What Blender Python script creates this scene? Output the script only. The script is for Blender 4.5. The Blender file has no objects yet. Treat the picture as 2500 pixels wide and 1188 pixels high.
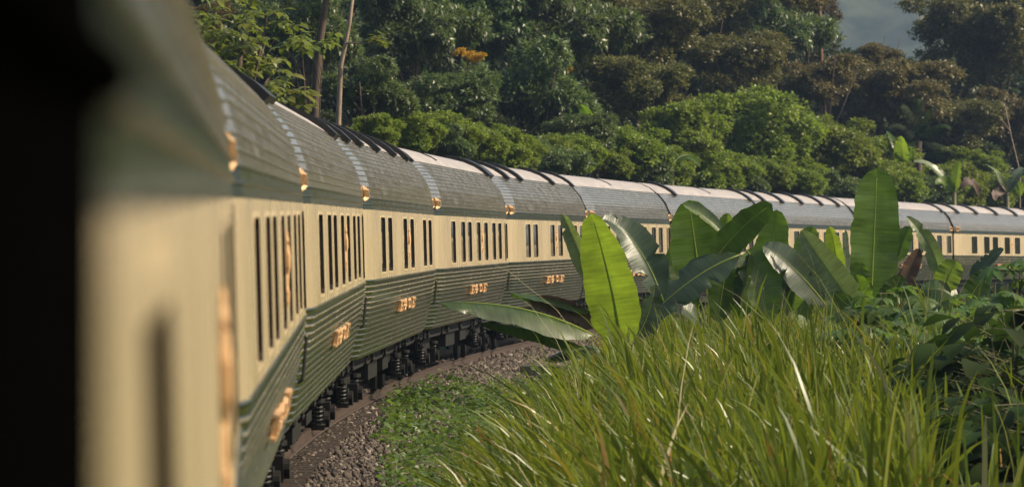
import bpy, bmesh, math, random
import numpy as np
from mathutils import Vector, Matrix

random.seed(7)
RNG = np.random.default_rng(7)
S = bpy.context.scene
COL = S.collection

# ------------------------------------------------------------------ camera, sky, sun, exposure
PITCH = math.atan((594 - 475) / 11000.0)
CAM = np.array([0.0, 0.0, 3.05])
FWD = np.array([0, math.cos(PITCH), -math.sin(PITCH)])
UPV = np.array([0, math.sin(PITCH), math.cos(PITCH)])
cd = bpy.data.cameras.new("camera")
cam = bpy.data.objects.new("camera", cd)
COL.objects.link(cam)
cam.location = CAM
cam.rotation_euler = (math.pi / 2 - PITCH, 0, 0)
cd.sensor_width = 36
cd.lens = 36 * 11000 / 2500.0
cd.clip_start = 0.05
cd.clip_end = 6000
cd.dof.use_dof = True
cd.dof.focus_distance = 78
cd.dof.aperture_fstop = 4.7
S.camera = cam

SUN_AZ = math.radians(94)      # to the right of the view direction
SUN_EL = math.radians(39)
W = bpy.data.worlds.new("World")
S.world = W
W.use_nodes = True
nt = W.node_tree
bg = nt.nodes["Background"]
sky = nt.nodes.new("ShaderNodeTexSky")
sky.sky_type = 'NISHITA'
sky.sun_disc = False
sky.sun_elevation = SUN_EL
sky.sun_rotation = SUN_AZ
sky.air_density = 1.2
sky.dust_density = 4.0
nt.links.new(sky.outputs[0], bg.inputs[0])
bg.inputs[1].default_value = 0.105
sd = bpy.data.lights.new("sun", 'SUN')
sd.energy = 5.0
sd.angle = math.radians(0.6)
sd.color = (1.0, 0.84, 0.62)
sun = bpy.data.objects.new("sun", sd)
COL.objects.link(sun)
dirv = Vector((math.sin(SUN_AZ) * math.cos(SUN_EL), math.cos(SUN_AZ) * math.cos(SUN_EL), math.sin(SUN_EL)))
sun.rotation_euler = dirv.to_track_quat('Z', 'Y').to_euler()
sun.location = (30, 20, 60)
S.view_settings.view_transform = 'Standard'
S.view_settings.look = 'None'
S.view_settings.exposure = 0.45
S.view_settings.gamma = 1.0
S.view_settings.use_curve_mapping = False
S.render.engine = 'CYCLES'
S.cycles.max_bounces = 6
S.cycles.diffuse_bounces = 3
S.cycles.glossy_bounces = 3
S.cycles.transmission_bounces = 3
S.cycles.volume_bounces = 0
S.cycles.use_denoising = True


def at(px, py, D):
    """world point seen at a bearing, D metres ahead (survey of the photograph)"""
    return CAM + (np.array([1.0, 0, 0]) * (px - 1250) / 11000 + UPV * (594 - py) / 11000 + FWD) * D


# ------------------------------------------------------------------ helpers
def tag(o, label=None, cat=None, group=None, kind=None):
    if label: o['label'] = label
    if cat: o['category'] = cat
    if group: o['group'] = group
    if kind: o['kind'] = kind
    return o


def empty(name, loc=(0, 0, 0), rz=0.0):
    o = bpy.data.objects.new(name, None)
    o.empty_display_size = 0.3
    COL.objects.link(o)
    o.location = loc
    o.rotation_euler = (0, 0, rz)
    return o


def link(name, me, parent=None):
    o = bpy.data.objects.new(name, me)
    COL.objects.link(o)
    if parent is not None:
        o.parent = parent
    return o


def pydata(name, v, f, m, smooth=False):
    me = bpy.data.meshes.new(name)
    me.from_pydata([tuple(map(float, p)) for p in v], [], [tuple(int(i) for i in q) for q in f])
    if m is not None:
        me.materials.append(m)
    if smooth:
        me.polygons.foreach_set("use_smooth", [True] * len(me.polygons))
    me.update()
    return me


def npmesh(name, V, Q, m, smooth=False, tint=None):
    """V (n,3), Q (m,k) fast builder"""
    me = bpy.data.meshes.new(name)
    k = Q.shape[1]
    me.vertices.add(len(V)); me.vertices.foreach_set("co", np.ascontiguousarray(V, dtype=np.float32).ravel())
    me.loops.add(Q.size); me.loops.foreach_set("vertex_index", Q.astype(np.int32).ravel())
    me.polygons.add(len(Q))
    me.polygons.foreach_set("loop_start", np.arange(0, Q.size, k, dtype=np.int32))
    if smooth:
        me.polygons.foreach_set("use_smooth", np.ones(len(Q), dtype=bool))
    me.materials.append(m)
    if tint is not None:
        a = me.attributes.new("tint", 'FLOAT', 'FACE')
        a.data.foreach_set("value", np.ascontiguousarray(tint, dtype=np.float32))
    me.update(calc_edges=True)
    me.validate()
    return me


class MB:
    """collects boxes, tubes and lofts in one mesh"""
    def __init__(self):
        self.v = []; self.f = []

    def add(self, v, f):
        n = len(self.v)
        self.v += [tuple(p) for p in v]
        self.f += [tuple(i + n for i in q) for q in f]
        return self

    def box(self, c, s, rot=None):
        v = []
        for dx, dy, dz in ((-1,-1,-1),(1,-1,-1),(1,1,-1),(-1,1,-1),(-1,-1,1),(1,-1,1),(1,1,1),(-1,1,1)):
            p = Vector((dx*s[0]/2, dy*s[1]/2, dz*s[2]/2))
            if rot is not None: p = rot @ p
            v.append((p.x + c[0], p.y + c[1], p.z + c[2]))
        return self.add(v, [(0,3,2,1),(4,5,6,7),(0,1,5,4),(1,2,6,5),(2,3,7,6),(3,0,4,7)])

    def tube(self, pts, rad, n=8, cap=True):
        pts = [Vector(p) for p in pts]
        if not hasattr(rad, '__len__'): rad = [rad] * len(pts)
        v = []; f = []
        prev = None
        for i, p in enumerate(pts):
            t = (pts[min(i+1, len(pts)-1)] - pts[max(i-1, 0)]).normalized()
            if prev is None:
                a = Vector((0, 0, 1)) if abs(t.z) < 0.9 else Vector((1, 0, 0))
                u = t.cross(a).normalized()
            else:
                u = (prev - t * prev.dot(t)).normalized()
            prev = u
            w = t.cross(u)
            for k in range(n):
                an = 2 * math.pi * k / n
                v.append(p + (u * math.cos(an) + w * math.sin(an)) * rad[i])
        for i in range(len(pts) - 1):
            for k in range(n):
                f.append((i*n+k, i*n+(k+1) % n, (i+1)*n+(k+1) % n, (i+1)*n+k))
        if cap:
            f.append(tuple(range(n))[::-1]); f.append(tuple((len(pts)-1)*n + k for k in range(n)))
        return self.add(v, f)

    def cyl(self, a, b, r, n=16):
        return self.tube([a, b], r, n)

    def build(self, name, m, parent=None, smooth=False):
        return link(name, pydata(name, self.v, self.f, m, smooth), parent)

    def mesh(self, name, m, smooth=False):
        return pydata(name, self.v, self.f, m, smooth)


# ------------------------------------------------------------------ materials
def new_mat(name):
    m = bpy.data.materials.new(name)
    m.use_nodes = True
    n = m.node_tree
    b = n.nodes["Principled BSDF"]
    return m, n, b


def N(nt, typ, **kw):
    n = nt.nodes.new(typ)
    for k, v in kw.items():
        setattr(n, k, v)
    return n


def ramp(nt, stops):
    r = N(nt, "ShaderNodeValToRGB")
    e = r.color_ramp.elements
    while len(e) < len(stops): e.new(0.5)
    for i, (p, c) in enumerate(stops):
        e[i].position = p; e[i].color = (*c, 1)
    return r


def paint(name, c1, c2, scale=(1, 1, 1), rough=(0.2, 0.4), bump=0.0, noise=3.0, spec=0.5, coat=0.0, metallic=0.0, bscale=30):
    m, nt, b = new_mat(name)
    tc = N(nt, "ShaderNodeTexCoord"); mp = N(nt, "ShaderNodeMapping")
    mp.inputs['Scale'].default_value = scale
    nt.links.new(tc.outputs['Object'], mp.inputs[0])
    no = N(nt, "ShaderNodeTexNoise"); no.inputs['Scale'].default_value = noise; no.inputs['Detail'].default_value = 6
    no.inputs['Roughness'].default_value = 0.65
    nt.links.new(mp.outputs[0], no.inputs[0])
    r = ramp(nt, [(0.32, c1), (0.68, c2)])
    nt.links.new(no.outputs[0], r.inputs[0]); nt.links.new(r.outputs[0], b.inputs['Base Color'])
    mr = N(nt, "ShaderNodeMapRange")
    mr.inputs['From Min'].default_value = 0.3; mr.inputs['From Max'].default_value = 0.7
    mr.inputs['To Min'].default_value = rough[0]; mr.inputs['To Max'].default_value = rough[1]
    nt.links.new(no.outputs[0], mr.inputs[0]); nt.links.new(mr.outputs[0], b.inputs['Roughness'])
    b.inputs['Specular IOR Level'].default_value = spec
    b.inputs['Coat Weight'].default_value = coat
    b.inputs['Coat Roughness'].default_value = 0.12
    b.inputs['Metallic'].default_value = metallic
    if bump:
        n2 = N(nt, "ShaderNodeTexNoise"); n2.inputs['Scale'].default_value = bscale; n2.inputs['Detail'].default_value = 4
        nt.links.new(mp.outputs[0], n2.inputs[0])
        bp = N(nt, "ShaderNodeBump"); bp.inputs['Strength'].default_value = bump; bp.inputs['Distance'].default_value = 0.01
        nt.links.new(n2.outputs[0], bp.inputs['Height']); nt.links.new(bp.outputs[0], b.inputs['Normal'])
    return m


def leafmat(name, stops, trans=(0.25, 0.4, 0.05), tw=0.35, rough=0.45, spec=0.4, objvar=0.12):
    """leaf: diffuse + gloss in front, translucent; colour from a random per-leaf attribute and per-plant variation"""
    m, nt, b = new_mat(name)
    out = nt.nodes["Material Output"]
    at_ = N(nt, "ShaderNodeAttribute"); at_.attribute_name = "tint"
    oi = N(nt, "ShaderNodeObjectInfo")
    r = ramp(nt, stops)
    nt.links.new(at_.outputs['Fac'], r.inputs[0])
    hs = N(nt, "ShaderNodeHueSaturation")
    mr = N(nt, "ShaderNodeMapRange"); mr.inputs['To Min'].default_value = 0.5 - objvar * .22; mr.inputs['To Max'].default_value = 0.5 + objvar * .12
    nt.links.new(oi.outputs['Random'], mr.inputs[0]); nt.links.new(mr.outputs[0], hs.inputs['Hue'])
    mv = N(nt, "ShaderNodeMapRange"); mv.inputs['To Min'].default_value = 1 - objvar * 2; mv.inputs['To Max'].default_value = 1 + objvar * 2
    nt.links.new(oi.outputs['Random'], mv.inputs[0]); nt.links.new(mv.outputs[0], hs.inputs['Value'])
    nt.links.new(r.outputs[0], hs.inputs['Color'])
    nt.links.new(hs.outputs[0], b.inputs['Base Color'])
    b.inputs['Roughness'].default_value = rough
    b.inputs['Specular IOR Level'].default_value = spec
    tr = N(nt, "ShaderNodeBsdfTranslucent")
    mx = N(nt, "ShaderNodeMix"); mx.data_type = 'RGBA'; mx.blend_type = 'MIX'
    mx.inputs[0].default_value = 0.6
    nt.links.new(hs.outputs[0], mx.inputs[6]); mx.inputs[7].default_value = (*trans, 1)
    nt.links.new(mx.outputs[2], tr.inputs[0])
    ms = N(nt, "ShaderNodeMixShader"); ms.inputs[0].default_value = tw
    nt.links.new(b.outputs[0], ms.inputs[1]); nt.links.new(tr.outputs[0], ms.inputs[2])
    nt.links.new(ms.outputs[0], out.inputs[0])
    return m


M = {}
M['cream'] = paint('cream_paint', (.36, .292, .18), (.41, .335, .21), (1, .12, .05), (.2, .34), .0, 5, .5)
M['green'] = paint('green_paint', (.014, .019, .008), (.024, .028, .014), (1, .3, 1), (.10, .24), .0, 5, .6)
M['bead'] = paint('pale_bead', (.16, .14, .09), (.30, .26, .18), (1, .4, 1), (.15, .3), .0, 4, .5)  # pale tan beads on the upper skirt strips, duller ones below
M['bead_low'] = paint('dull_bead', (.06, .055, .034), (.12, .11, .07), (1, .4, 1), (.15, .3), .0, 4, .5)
M['roofgreen'] = paint('roof_metal', (.25, .225, .19), (.40, .365, .315), (1, .35, 1), (.09, .24), .0, 5, .9, metallic=.66)
M['rooftop'] = paint('roof_sheet', (.30, .265, .235), (.40, .355, .32), (1, .3, 1), (.3, .5), .05, 4, .5)
M['black'] = paint('black_metal', (.008, .008, .009), (.018, .018, .018), (1, 1, 1), (.35, .55), 0, 6, .4)
M['matt_black'] = paint('matt_black', (.0008, .0008, .0008), (.0014, .0014, .0014), (1, 1, 1), (.9, 1), 0, 6, .0)
M['under'] = paint('underframe_grime_shade', (.004, .0035, .003), (.012, .010, .008), (1, 1, 1), (.5, .8), .2, 9, .3)  # near-black colour stands in for the shade under the cars
M['steelshade'] = paint('shaded_worn_steel', (.004, .0038, .0035), (.014, .013, .012), (1, 1, 1), (.4, .65), .1, 14, .35)  # springs and hooks: shade below the skirt put into the colour
M['brass'] = paint('gilt_brass', (.52, .30, .13), (.70, .45, .23), (1, 1, 1), (.35, .5), .1, 20, .4, metallic=.2)
M['jamb'] = paint('window_reveal', (.022, .014, .010), (.038, .025, .017), (1, 1, 1), (.4, .6), 0, 6, .3)
M['lip'] = paint('window_lip', (.42, .33, .19), (.52, .42, .25), (1, 1, 1), (.25, .4), 0, 8, .5)
M['glass'] = paint('carriage_glass', (.012, .013, .010), (.020, .020, .016), (1, .4, 1), (.03, .06), .12, 2, .7, bscale=2.2)
M['rail'] = paint('rail_steel', (.035, .022, .016), (.075, .05, .038), (4, .3, 4), (.4, .6), .1, 9, .5)
M['sleeper'] = paint('sleeper_wood', (.03, .022, .016), (.06, .045, .035), (1, 6, 1), (.7, .9), .3, 6, .2)
M['ballast'] = paint('ballast_stone', (.028, .021, .015), (.070, .054, .040), (1, 1, 1), (.8, .95), .8, 26, .2, bscale=40)
M['soil'] = paint('soil', (.016, .026, .008), (.036, .042, .016), (1, 1, 1), (.85, .95), .5, 1.2, .1)
M['concrete'] = paint('mossy_concrete', (.035, .045, .025), (.10, .095, .07), (1, 1, 1), (.7, .9), .4, 5, .2)
M['bark'] = paint('bark', (.045, .032, .022), (.12, .09, .065), (5, 5, 1), (.7, .9), .5, 4, .2)
M['barkpale'] = paint('pale_bark', (.16, .12, .085), (.34, .26, .19), (5, 5, 1), (.7, .9), .4, 4, .2)
M['barkred'] = paint('reddish_bark', (.11, .058, .036), (.22, .12, .08), (5, 5, 1), (.7, .9), .4, 4, .2)
M['wood'] = paint('stake_wood', (.40, .20, .09), (.5, .28, .13), (5, 5, 1), (.6, .8), .2, 6, .2)

M['leaf_big'] = leafmat('broad_leaf', [(0, (.045, .075, .012)), (.6, (.12, .155, .026)), (.9, (.19, .20, .04)), (1, (.40, .24, .02))], (.30, .38, .04), .38, .4, .4)
M['leaf_rubber'] = leafmat('rubber_leaf', [(0, (.032, .058, .018)), (.6, (.085, .125, .042)), (.97, (.14, .18, .07)), (1, (.27, .22, .04))], (.20, .30, .06), .30, .40, .45)
M['leaf_olive'] = leafmat('olive_leaf', [(0, (.038, .048, .013)), (.6, (.105, .112, .032)), (1, (.17, .155, .05))], (.24, .24, .04), .3, .45, .4)
M['leaf_brown'] = leafmat('brown_leaf', [(0, (.044, .042, .014)), (.5, (.105, .090, .030)), (1, (.17, .128, .05))], (.2, .16, .04), .3, .45, .4)
M['leaf_bright'] = leafmat('bright_leaf', [(0, (.055, .090, .010)), (.6, (.135, .19, .022)), (1, (.23, .26, .04))], (.32, .44, .03), .36, .45, .35)
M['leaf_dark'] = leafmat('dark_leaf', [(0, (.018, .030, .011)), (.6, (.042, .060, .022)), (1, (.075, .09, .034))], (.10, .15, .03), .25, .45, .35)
M['flower'] = leafmat('yellow_blossom', [(0, (.35, .19, .015)), (1, (.60, .38, .03))], (.6, .4, .03), .35, .6, .2, 0)
M['grass'] = leafmat('grass_blade', [(0, (.024, .046, .005)), (.30, (.064, .106, .009)), (.65, (.13, .175, .016)), (.82, (.20, .22, .035)), (.86, (.27, .26, .09)), (.92, (.38, .34, .19)), (.945, (.32, .15, .03)), (1, (.36, .18, .05))], (.30, .36, .025), .36, .36, .45, 0)
M['cover'] = leafmat('ground_cover_leaf', [(0, (.030, .060, .010)), (.7, (.085, .14, .020)), (1, (.15, .20, .03))], (.22, .36, .03), .35, .45, .35, 0)
M['shrub'] = leafmat('shrub_leaf', [(0, (.050, .095, .022)), (1, (.095, .16, .04))], (.22, .38, .04), .38, .42, .32, .15)
M['shrubshade'] = leafmat('shaded_shrub_leaf', [(0, (.014, .030, .006)), (1, (.032, .058, .012))], (.08, .15, .02), .26, .7, .12, .1)  # leaf colour darkened to stand in for the shadow in the corner


def bananamat(name, front, trans, tw, rough):
    m, nt, b = new_mat(name)
    out = nt.nodes["Material Output"]
    uv = N(nt, "ShaderNodeUVMap")
    mp = N(nt, "ShaderNodeMapping"); mp.inputs['Scale'].default_value = (.8, 22, 1)
    nt.links.new(uv.outputs[0], mp.inputs[0])
    wv = N(nt, "ShaderNodeTexNoise"); wv.inputs['Scale'].default_value = 2.0; wv.inputs['Detail'].default_value = 5
    nt.links.new(mp.outputs[0], wv.inputs[0])
    n2 = N(nt, "ShaderNodeTexNoise"); n2.inputs['Scale'].default_value = 2.6; n2.inputs['Detail'].default_value = 5
    tc = N(nt, "ShaderNodeTexCoord"); nt.links.new(tc.outputs['Object'], n2.inputs[0])
    r1 = ramp(nt, [(.3, tuple(c * .5 for c in front)), (.66, tuple(c * 1.4 for c in front))])
    mixf = N(nt, "ShaderNodeMath"); mixf.operation = 'MULTIPLY_ADD'
    nt.links.new(wv.outputs[0], mixf.inputs[0]); mixf.inputs[1].default_value = .55
    half = N(nt, "ShaderNodeMath"); half.operation = 'MULTIPLY'; nt.links.new(n2.outputs[0], half.inputs[0]); half.inputs[1].default_value = .45
    nt.links.new(half.outputs[0], mixf.inputs[2])
    nt.links.new(mixf.outputs[0], r1.inputs[0])
    nt.links.new(r1.outputs[0], b.inputs['Base Color'])
    b.inputs['Roughness'].default_value = rough
    b.inputs['Specular IOR Level'].default_value = .5
    bp = N(nt, "ShaderNodeBump"); bp.inputs['Strength'].default_value = .5; bp.inputs['Distance'].default_value = .012
    nt.links.new(wv.outputs[0], bp.inputs['Height']); nt.links.new(bp.outputs[0], b.inputs['Normal'])
    tr = N(nt, "ShaderNodeBsdfTranslucent")
    r2 = ramp(nt, [(.34, tuple(c * .55 for c in trans)), (.66, tuple(min(c * 1.2, .9) for c in trans))])
    nt.links.new(mixf.outputs[0], r2.inputs[0]); nt.links.new(r2.outputs[0], tr.inputs[0])
    ms = N(nt, "ShaderNodeMixShader"); ms.inputs[0].default_value = tw
    nt.links.new(b.outputs[0], ms.inputs[1]); nt.links.new(tr.outputs[0], ms.inputs[2]); nt.links.new(ms.outputs[0], out.inputs[0])
    return m


M['ban_bright'] = bananamat('banana_leaf_bright', (.095, .155, .016), (.27, .40, .025), .50, .42)
M['ban_green'] = bananamat('banana_leaf_green', (.055, .098, .014), (.24, .42, .02), .46, .36)
M['ban_dark'] = bananamat('banana_leaf_dark', (.036, .066, .014), (.14, .26, .02), .38, .34)
M['ban_pale'] = bananamat('banana_leaf_pale', (.13, .17, .075), (.24, .34, .08), .35, .34)
M['ban_blue'] = bananamat('banana_leaf_glossy', (.036, .060, .030), (.10, .18, .03), .25, .38)
M['ban_dead'] = bananamat('banana_leaf_dead', (.075, .042, .026), (.10, .05, .02), .2, .6)
M['midrib'] = leafmat('midrib', [(0, (.34, .42, .10)), (1, (.40, .48, .13))], (.6, .7, .15), .6, .5, .3, 0)
M['bstem'] = paint('banana_stem', (.05, .06, .02), (.13, .12, .05), (3, 3, .6), (.5, .7), .2, 4, .3)


# ------------------------------------------------------------------ the line of the track
EAVE = np.array([[-0.089,0.034,3.041],[-1.233,20.001,3.041],[-1.836,39.992,2.977],[-1.947,59.991,2.859],[-1.331,79.981,2.686],
                 [-0.036,99.938,2.505],[2.091,119.824,2.32],[5.013,139.608,2.124],[8.974,159.211,1.892],[13.803,178.618,1.637],
                 [19.457,197.799,1.342],[26.042,216.682,1.041],[33.471,235.248,0.719]])
HALF = 1.40
EAVE_H = 3.0


def dirs():
    return [(EAVE[i+1] - EAVE[i]) / np.linalg.norm(EAVE[i+1] - EAVE[i]) for i in range(len(EAVE) - 1)]


DIRS = dirs()
ctr = []
for i in range(len(EAVE)):
    d = DIRS[0] if i == 0 else DIRS[-1] if i == len(EAVE) - 1 else (DIRS[i-1] + DIRS[i]) / 2
    h = math.hypot(d[0], d[1])
    ctr.append(EAVE[i] + HALF * np.array([-d[1] / h, d[0] / h, 0]) - np.array([0, 0, EAVE_H]))
ctr = [ctr[0] - DIRS[0] * 40, ctr[0] - DIRS[0] * 20] + ctr + [ctr[-1] + DIRS[-1] * 20 + np.array([1, -.3, 0]), ctr[-1] + DIRS[-1] * 40 + np.array([3, -1, 0])]
ctr = np.array(ctr)


def catmull(P, n):
    out = []
    for i in range(len(P) - 1):
        p0 = P[max(i-1, 0)]; p1 = P[i]; p2 = P[i+1]; p3 = P[min(i+2, len(P)-1)]
        for k in range(n):
            t = k / n
            out.append(.5 * ((2*p1) + (-p0+p2)*t + (2*p0-5*p1+4*p2-p3)*t*t + (-p0+3*p1-3*p2+p3)*t**3))
    out.append(P[-1])
    return np.array(out)


LINE = catmull(ctr, 20)            # about 1 m steps
TAN = np.gradient(LINE, axis=0); TAN /= np.linalg.norm(TAN[:, :2], axis=1)[:, None]
RGT = np.stack([TAN[:, 1], -TAN[:, 0], np.zeros(len(TAN))], 1)


def nearest(x, y):
    """signed offset to the right of the track and the rail level there"""
    x = np.atleast_1d(np.asarray(x, float)); y = np.atleast_1d(np.asarray(y, float))
    d = np.empty(len(x)); z = np.empty(len(x))
    for a in range(0, len(x), 20000):
        xs = x[a:a+20000]; ys = y[a:a+20000]
        dd = (xs[:, None] - LINE[None, :, 0])**2 + (ys[:, None] - LINE[None, :, 1])**2
        k = dd.argmin(1)
        ox = xs - LINE[k, 0]; oy = ys - LINE[k, 1]
        d[a:a+20000] = ox * RGT[k, 0] + oy * RGT[k, 1]
        # beyond the ends keep the true distance
        far = np.sqrt(dd[np.arange(len(k)), k])
        d[a:a+20000] = np.where(np.abs(d[a:a+20000]) < far * .7, np.sign(d[a:a+20000] + 1e-6) * far, d[a:a+20000])
        z[a:a+20000] = LINE[k, 2]
    return d, z


BED = LINE; BTAN = TAN; BRGT = RGT
# the alignment runs on straight beyond the train (for the lie of the land only)
_ext = np.array([BED[-1] + BTAN[-1] * 6 * k for k in range(1, 150)]); _ext[:, 2] = BED[-1][2]
LINE = np.vstack([BED, _ext]); TAN = np.vstack([BTAN, np.repeat(BTAN[-1:], len(_ext), 0)]); RGT = np.vstack([BRGT, np.repeat(BRGT[-1:], len(_ext), 0)])


def wob(x, y, s, seed=0.0):
    return (np.sin(x * s + seed) * np.cos(y * s * 1.13 + seed * 2.1) + .5 * np.sin(x * s * 2.3 + y * s * 1.7 + seed * 3.3)) / 1.5


def ground(x, y):
    x = np.atleast_1d(np.asarray(x, float)); y = np.atleast_1d(np.asarray(y, float))
    d, zt = nearest(x, y)
    rz = np.interp(d, [0, 2.3, 3.2, 5.0, 8.0, 20, 60, 400], [-.75, -.68, -.45, .02, .22, .3, .7, 2.0])
    lz = np.interp(-d, [0, 2.3, 5, 8, 30, 80, 200, 500], [-.75, -.7, -.8, -.3, 2.2, 9.0, 22., 40.])
    z = zt + np.where(d >= 0, rz, lz)
    z += np.clip((np.abs(d) - 3) / 4, 0, 1) * .12 * wob(x, y, .5, 1.0)
    return z


# ------------------------------------------------------------------ setting
def axis(lo, hi, near_lo, near_hi, fine, coarse):
    a = [near_lo]
    while a[-1] < near_hi: a.append(a[-1] + fine)
    s = fine
    while a[-1] < hi:
        s = min(s * 1.25, coarse); a.append(a[-1] + s)
    s = fine; b = [near_lo]
    while b[-1] > lo:
        s = min(s * 1.25, coarse); b.append(b[-1] - s)
    return np.array(b[::-1][:-1] + a)


gx = axis(-1500, 1500, -12, 45, 1.0, 60)
gy = axis(-300, 2500, -10, 260, 1.2, 60)
X, Y = np.meshgrid(gx, gy)
Z = ground(X.ravel(), Y.ravel())
V = np.stack([X.ravel(), Y.ravel(), Z], 1)
nx = len(gx); ny = len(gy)
ii, jj = np.meshgrid(np.arange(nx - 1), np.arange(ny - 1))
b0 = (jj * nx + ii).ravel()
Q = np.stack([b0, b0 + 1, b0 + nx + 1, b0 + nx], 1)
tag(link('ground', npmesh('ground', V, Q, M['soil'], True)), 'dark soil under the grass and the forest', kind='structure')

# ballast bed, lofted along the line
offs = [(-3.0, -.80), (-2.5, -.62), (-1.5, -.19), (-.8, -.19), (0, -.20), (.8, -.19), (1.4, -.20), (2.0, -.40), (2.6, -.56), (3.2, -.72)]
V = []; 
for i in range(len(BED)):
    for j, (o, z) in enumerate(offs):
        p = BED[i] + RGT[i] * o
        V.append((p[0], p[1], p[2] + z + (.02 * math.sin(i * 1.7 + j * 2.3) if j not in (0, 9) else 0)))
n = len(offs)
ids = np.arange((len(BED) - 1) * (n - 1)); r_ = ids // (n - 1); c_ = ids % (n - 1)
Q = np.stack([r_*n+c_, r_*n+c_+1, (r_+1)*n+c_+1, (r_+1)*n+c_], 1)
tag(link('ballast_bed', npmesh('ballast_bed', np.array(V), Q, M['ballast'], True)), 'brown stone ballast bed under the curving rails', kind='structure')


def along(off, z, i0=0, i1=None):
    i1 = len(BED) if i1 is None else i1
    return [BED[i] + RGT[i] * off + np.array([0, 0, z]) for i in range(i0, i1)]


# track: two rails and sleepers
trk = empty('railway_track', BED[60])
tag(trk, 'rusty curving railway track running beneath the train', 'railway track')
prof = [(-.065, -.14), (-.06, -.125), (-.012, -.11), (-.012, -.04), (-.034, -.03), (-.034, -.004), (0, 0), (.034, -.004), (.034, -.03), (.012, -.04), (.012, -.11), (.06, -.125), (.065, -.14)]
for off in (.535, -.535):
    v = []; f = []
    k = len(prof)
    for i in range(len(BED)):
        for (a, z) in prof:
            v.append(BED[i] + RGT[i] * (off + a) + np.array([0, 0, z]) - BED[60])
    for i in range(len(BED) - 1):
        for j in range(k - 1):
            f.append((i*k+j, i*k+j+1, (i+1)*k+j+1, (i+1)*k+j))
    link('rail', pydata('rail', v, f, M['rail']), trk)
slm = MB().box((0, 0, -.222), (2.0, .22, .15)).mesh('sleeper', M['sleeper'])
acc = 0
for i in range(60, 200):
    for fr in (0, .35, .7):
        if acc >= 250: break
        a = BED[i] * (1 - fr) + BED[i + 1] * fr
        o = link('sleeper', slm, trk)
        o.location = a - BED[60]
        o.rotation_euler = (0, 0, math.atan2(TAN[i][1], TAN[i][0]) - math.pi / 2)
        acc += 1

# far hill seen through the gap in the trees
hx = np.linspace(-500, 1100, 150); hy = np.linspace(1500, 2500, 90)
X, Y = np.meshgrid(hx, hy)
Z = 265 * np.exp(-((Y - 2150) / 330)**2) * (.8 + .2 * np.sin(X * .006 + 1)) + RNG.normal(0, 2.2, X.shape) + 7 * wob(X, Y, .03, 2) - 4
V = np.stack([X.ravel(), Y.ravel(), Z.ravel()], 1)
nx = len(hx); ny = len(hy)
ii, jj = np.meshgrid(np.arange(nx - 1), np.arange(ny - 1)); b0 = (jj * nx + ii).ravel()
Q = np.stack([b0, b0 + 1, b0 + nx + 1, b0 + nx], 1)
M['hill'] = paint('wooded_hill', (.004, .009, .004), (.075, .085, .045), (1, 1, 1), (.8, .95), .9, .045, .1, bscale=.3)
tag(link('hills', npmesh('hills', V, Q, M['hill'])), 'hazy blue wooded hill far beyond the forest', kind='structure')

# air: pale haze through the whole valley
hb = MB().box((250, 1290, 141), (2300, 2780, 330))
hz = hb.build('haze', None)
m, nt_, b_ = new_mat('haze_air')
nt_.nodes.remove(b_)
pv = N(nt_, "ShaderNodeVolumePrincipled")
pv.inputs['Color'].default_value = (.46, .67, 1.0, 1)
pv.inputs['Density'].default_value = 0.00016
pv.inputs['Anisotropy'].default_value = 0.2
nt_.links.new(pv.outputs[0], nt_.nodes["Material Output"].inputs['Volume'])
hz.data.materials.append(m)
tag(hz, 'thin pale haze filling the valley air', kind='stuff')

# ------------------------------------------------------------------ carriages
HL = 9.82          # half length of a body
TAPER_Y = 8.75
TAPER = 0.115


def ins(y):
    return TAPER * min(1.0, max(0.0, (abs(y) - TAPER_Y) / (HL - TAPER_Y)))


ROOF = [(1.400, 3.00), (1.388, 3.16), (1.362, 3.32), (1.315, 3.48), (1.245, 3.62), (1.16, 3.735), (1.02, 3.90), (.90, 4.01), (.72, 4.13), (.48, 4.23), (.24, 4.29), (0, 4.31)]


def polyline_at(P, t):
    L = [0]
    for a, b in zip(P, P[1:]): L.append(L[-1] + math.hypot(b[0]-a[0], b[1]-a[1]))
    s = t * L[-1] if t <= 1 else L[-1]
    for i in range(len(P) - 1):
        if s <= L[i+1] + 1e-9:
            k = (s - L[i]) / (L[i+1] - L[i])
            return (P[i][0] + (P[i+1][0]-P[i][0])*k, P[i][1] + (P[i+1][1]-P[i][1])*k)
    return P[-1]


STATIONS = (-HL, -TAPER_Y, -2.5, 2.5, TAPER_Y, HL)


def loft(section, sgn=1, stations=STATIONS):
    """section: list of (x,z) on the right side; lofted along the car"""
    v = []; f = []
    k = len(section)
    for y in stations:
        for (x, z) in section:
            v.append((sgn * (x - ins(y)), y, z))
    for i in range(len(stations) - 1):
        for j in range(k - 1):
            q = (i*k+j, (i+1)*k+j, (i+1)*k+j+1, i*k+j+1)
            f.append(q if sgn > 0 else q[::-1])
    # closed ends
    f.append(tuple(range(k))); f.append(tuple((len(stations)-1)*k + j for j in range(k))[::-1])
    return v, f


def strip_section(a, b, rib=.016, ledge=.022, inner=.03, top_rib=True):
    """pressed strip between two profile points a (low) and b (high), with a bead along its upper edge"""
    ax, az = a; bx, bz = b
    L = math.hypot(bx-ax, bz-az)
    tx, tz = (bx-ax)/L, (bz-az)/L
    nx_, nz_ = tz, -tx                      # outward on the right side
    if nx_ < 0 and nz_ < 0: nx_, nz_ = -nx_, -nz_
    def pt(s, h): return (ax + tx*s + nx_*h, az + tz*s + nz_*h)
    e = .0015
    return [pt(e, -inner), pt(e, 0), pt(L-ledge, 0), pt(L-ledge*.93, rib*.45), pt(L-ledge*.75, rib*.88), pt(L-ledge*.5, rib), pt(L-ledge*.25, rib*.88), pt(L-ledge*.07, rib*.45), pt(L-e, 0), pt(L-e, -inner)]


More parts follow.
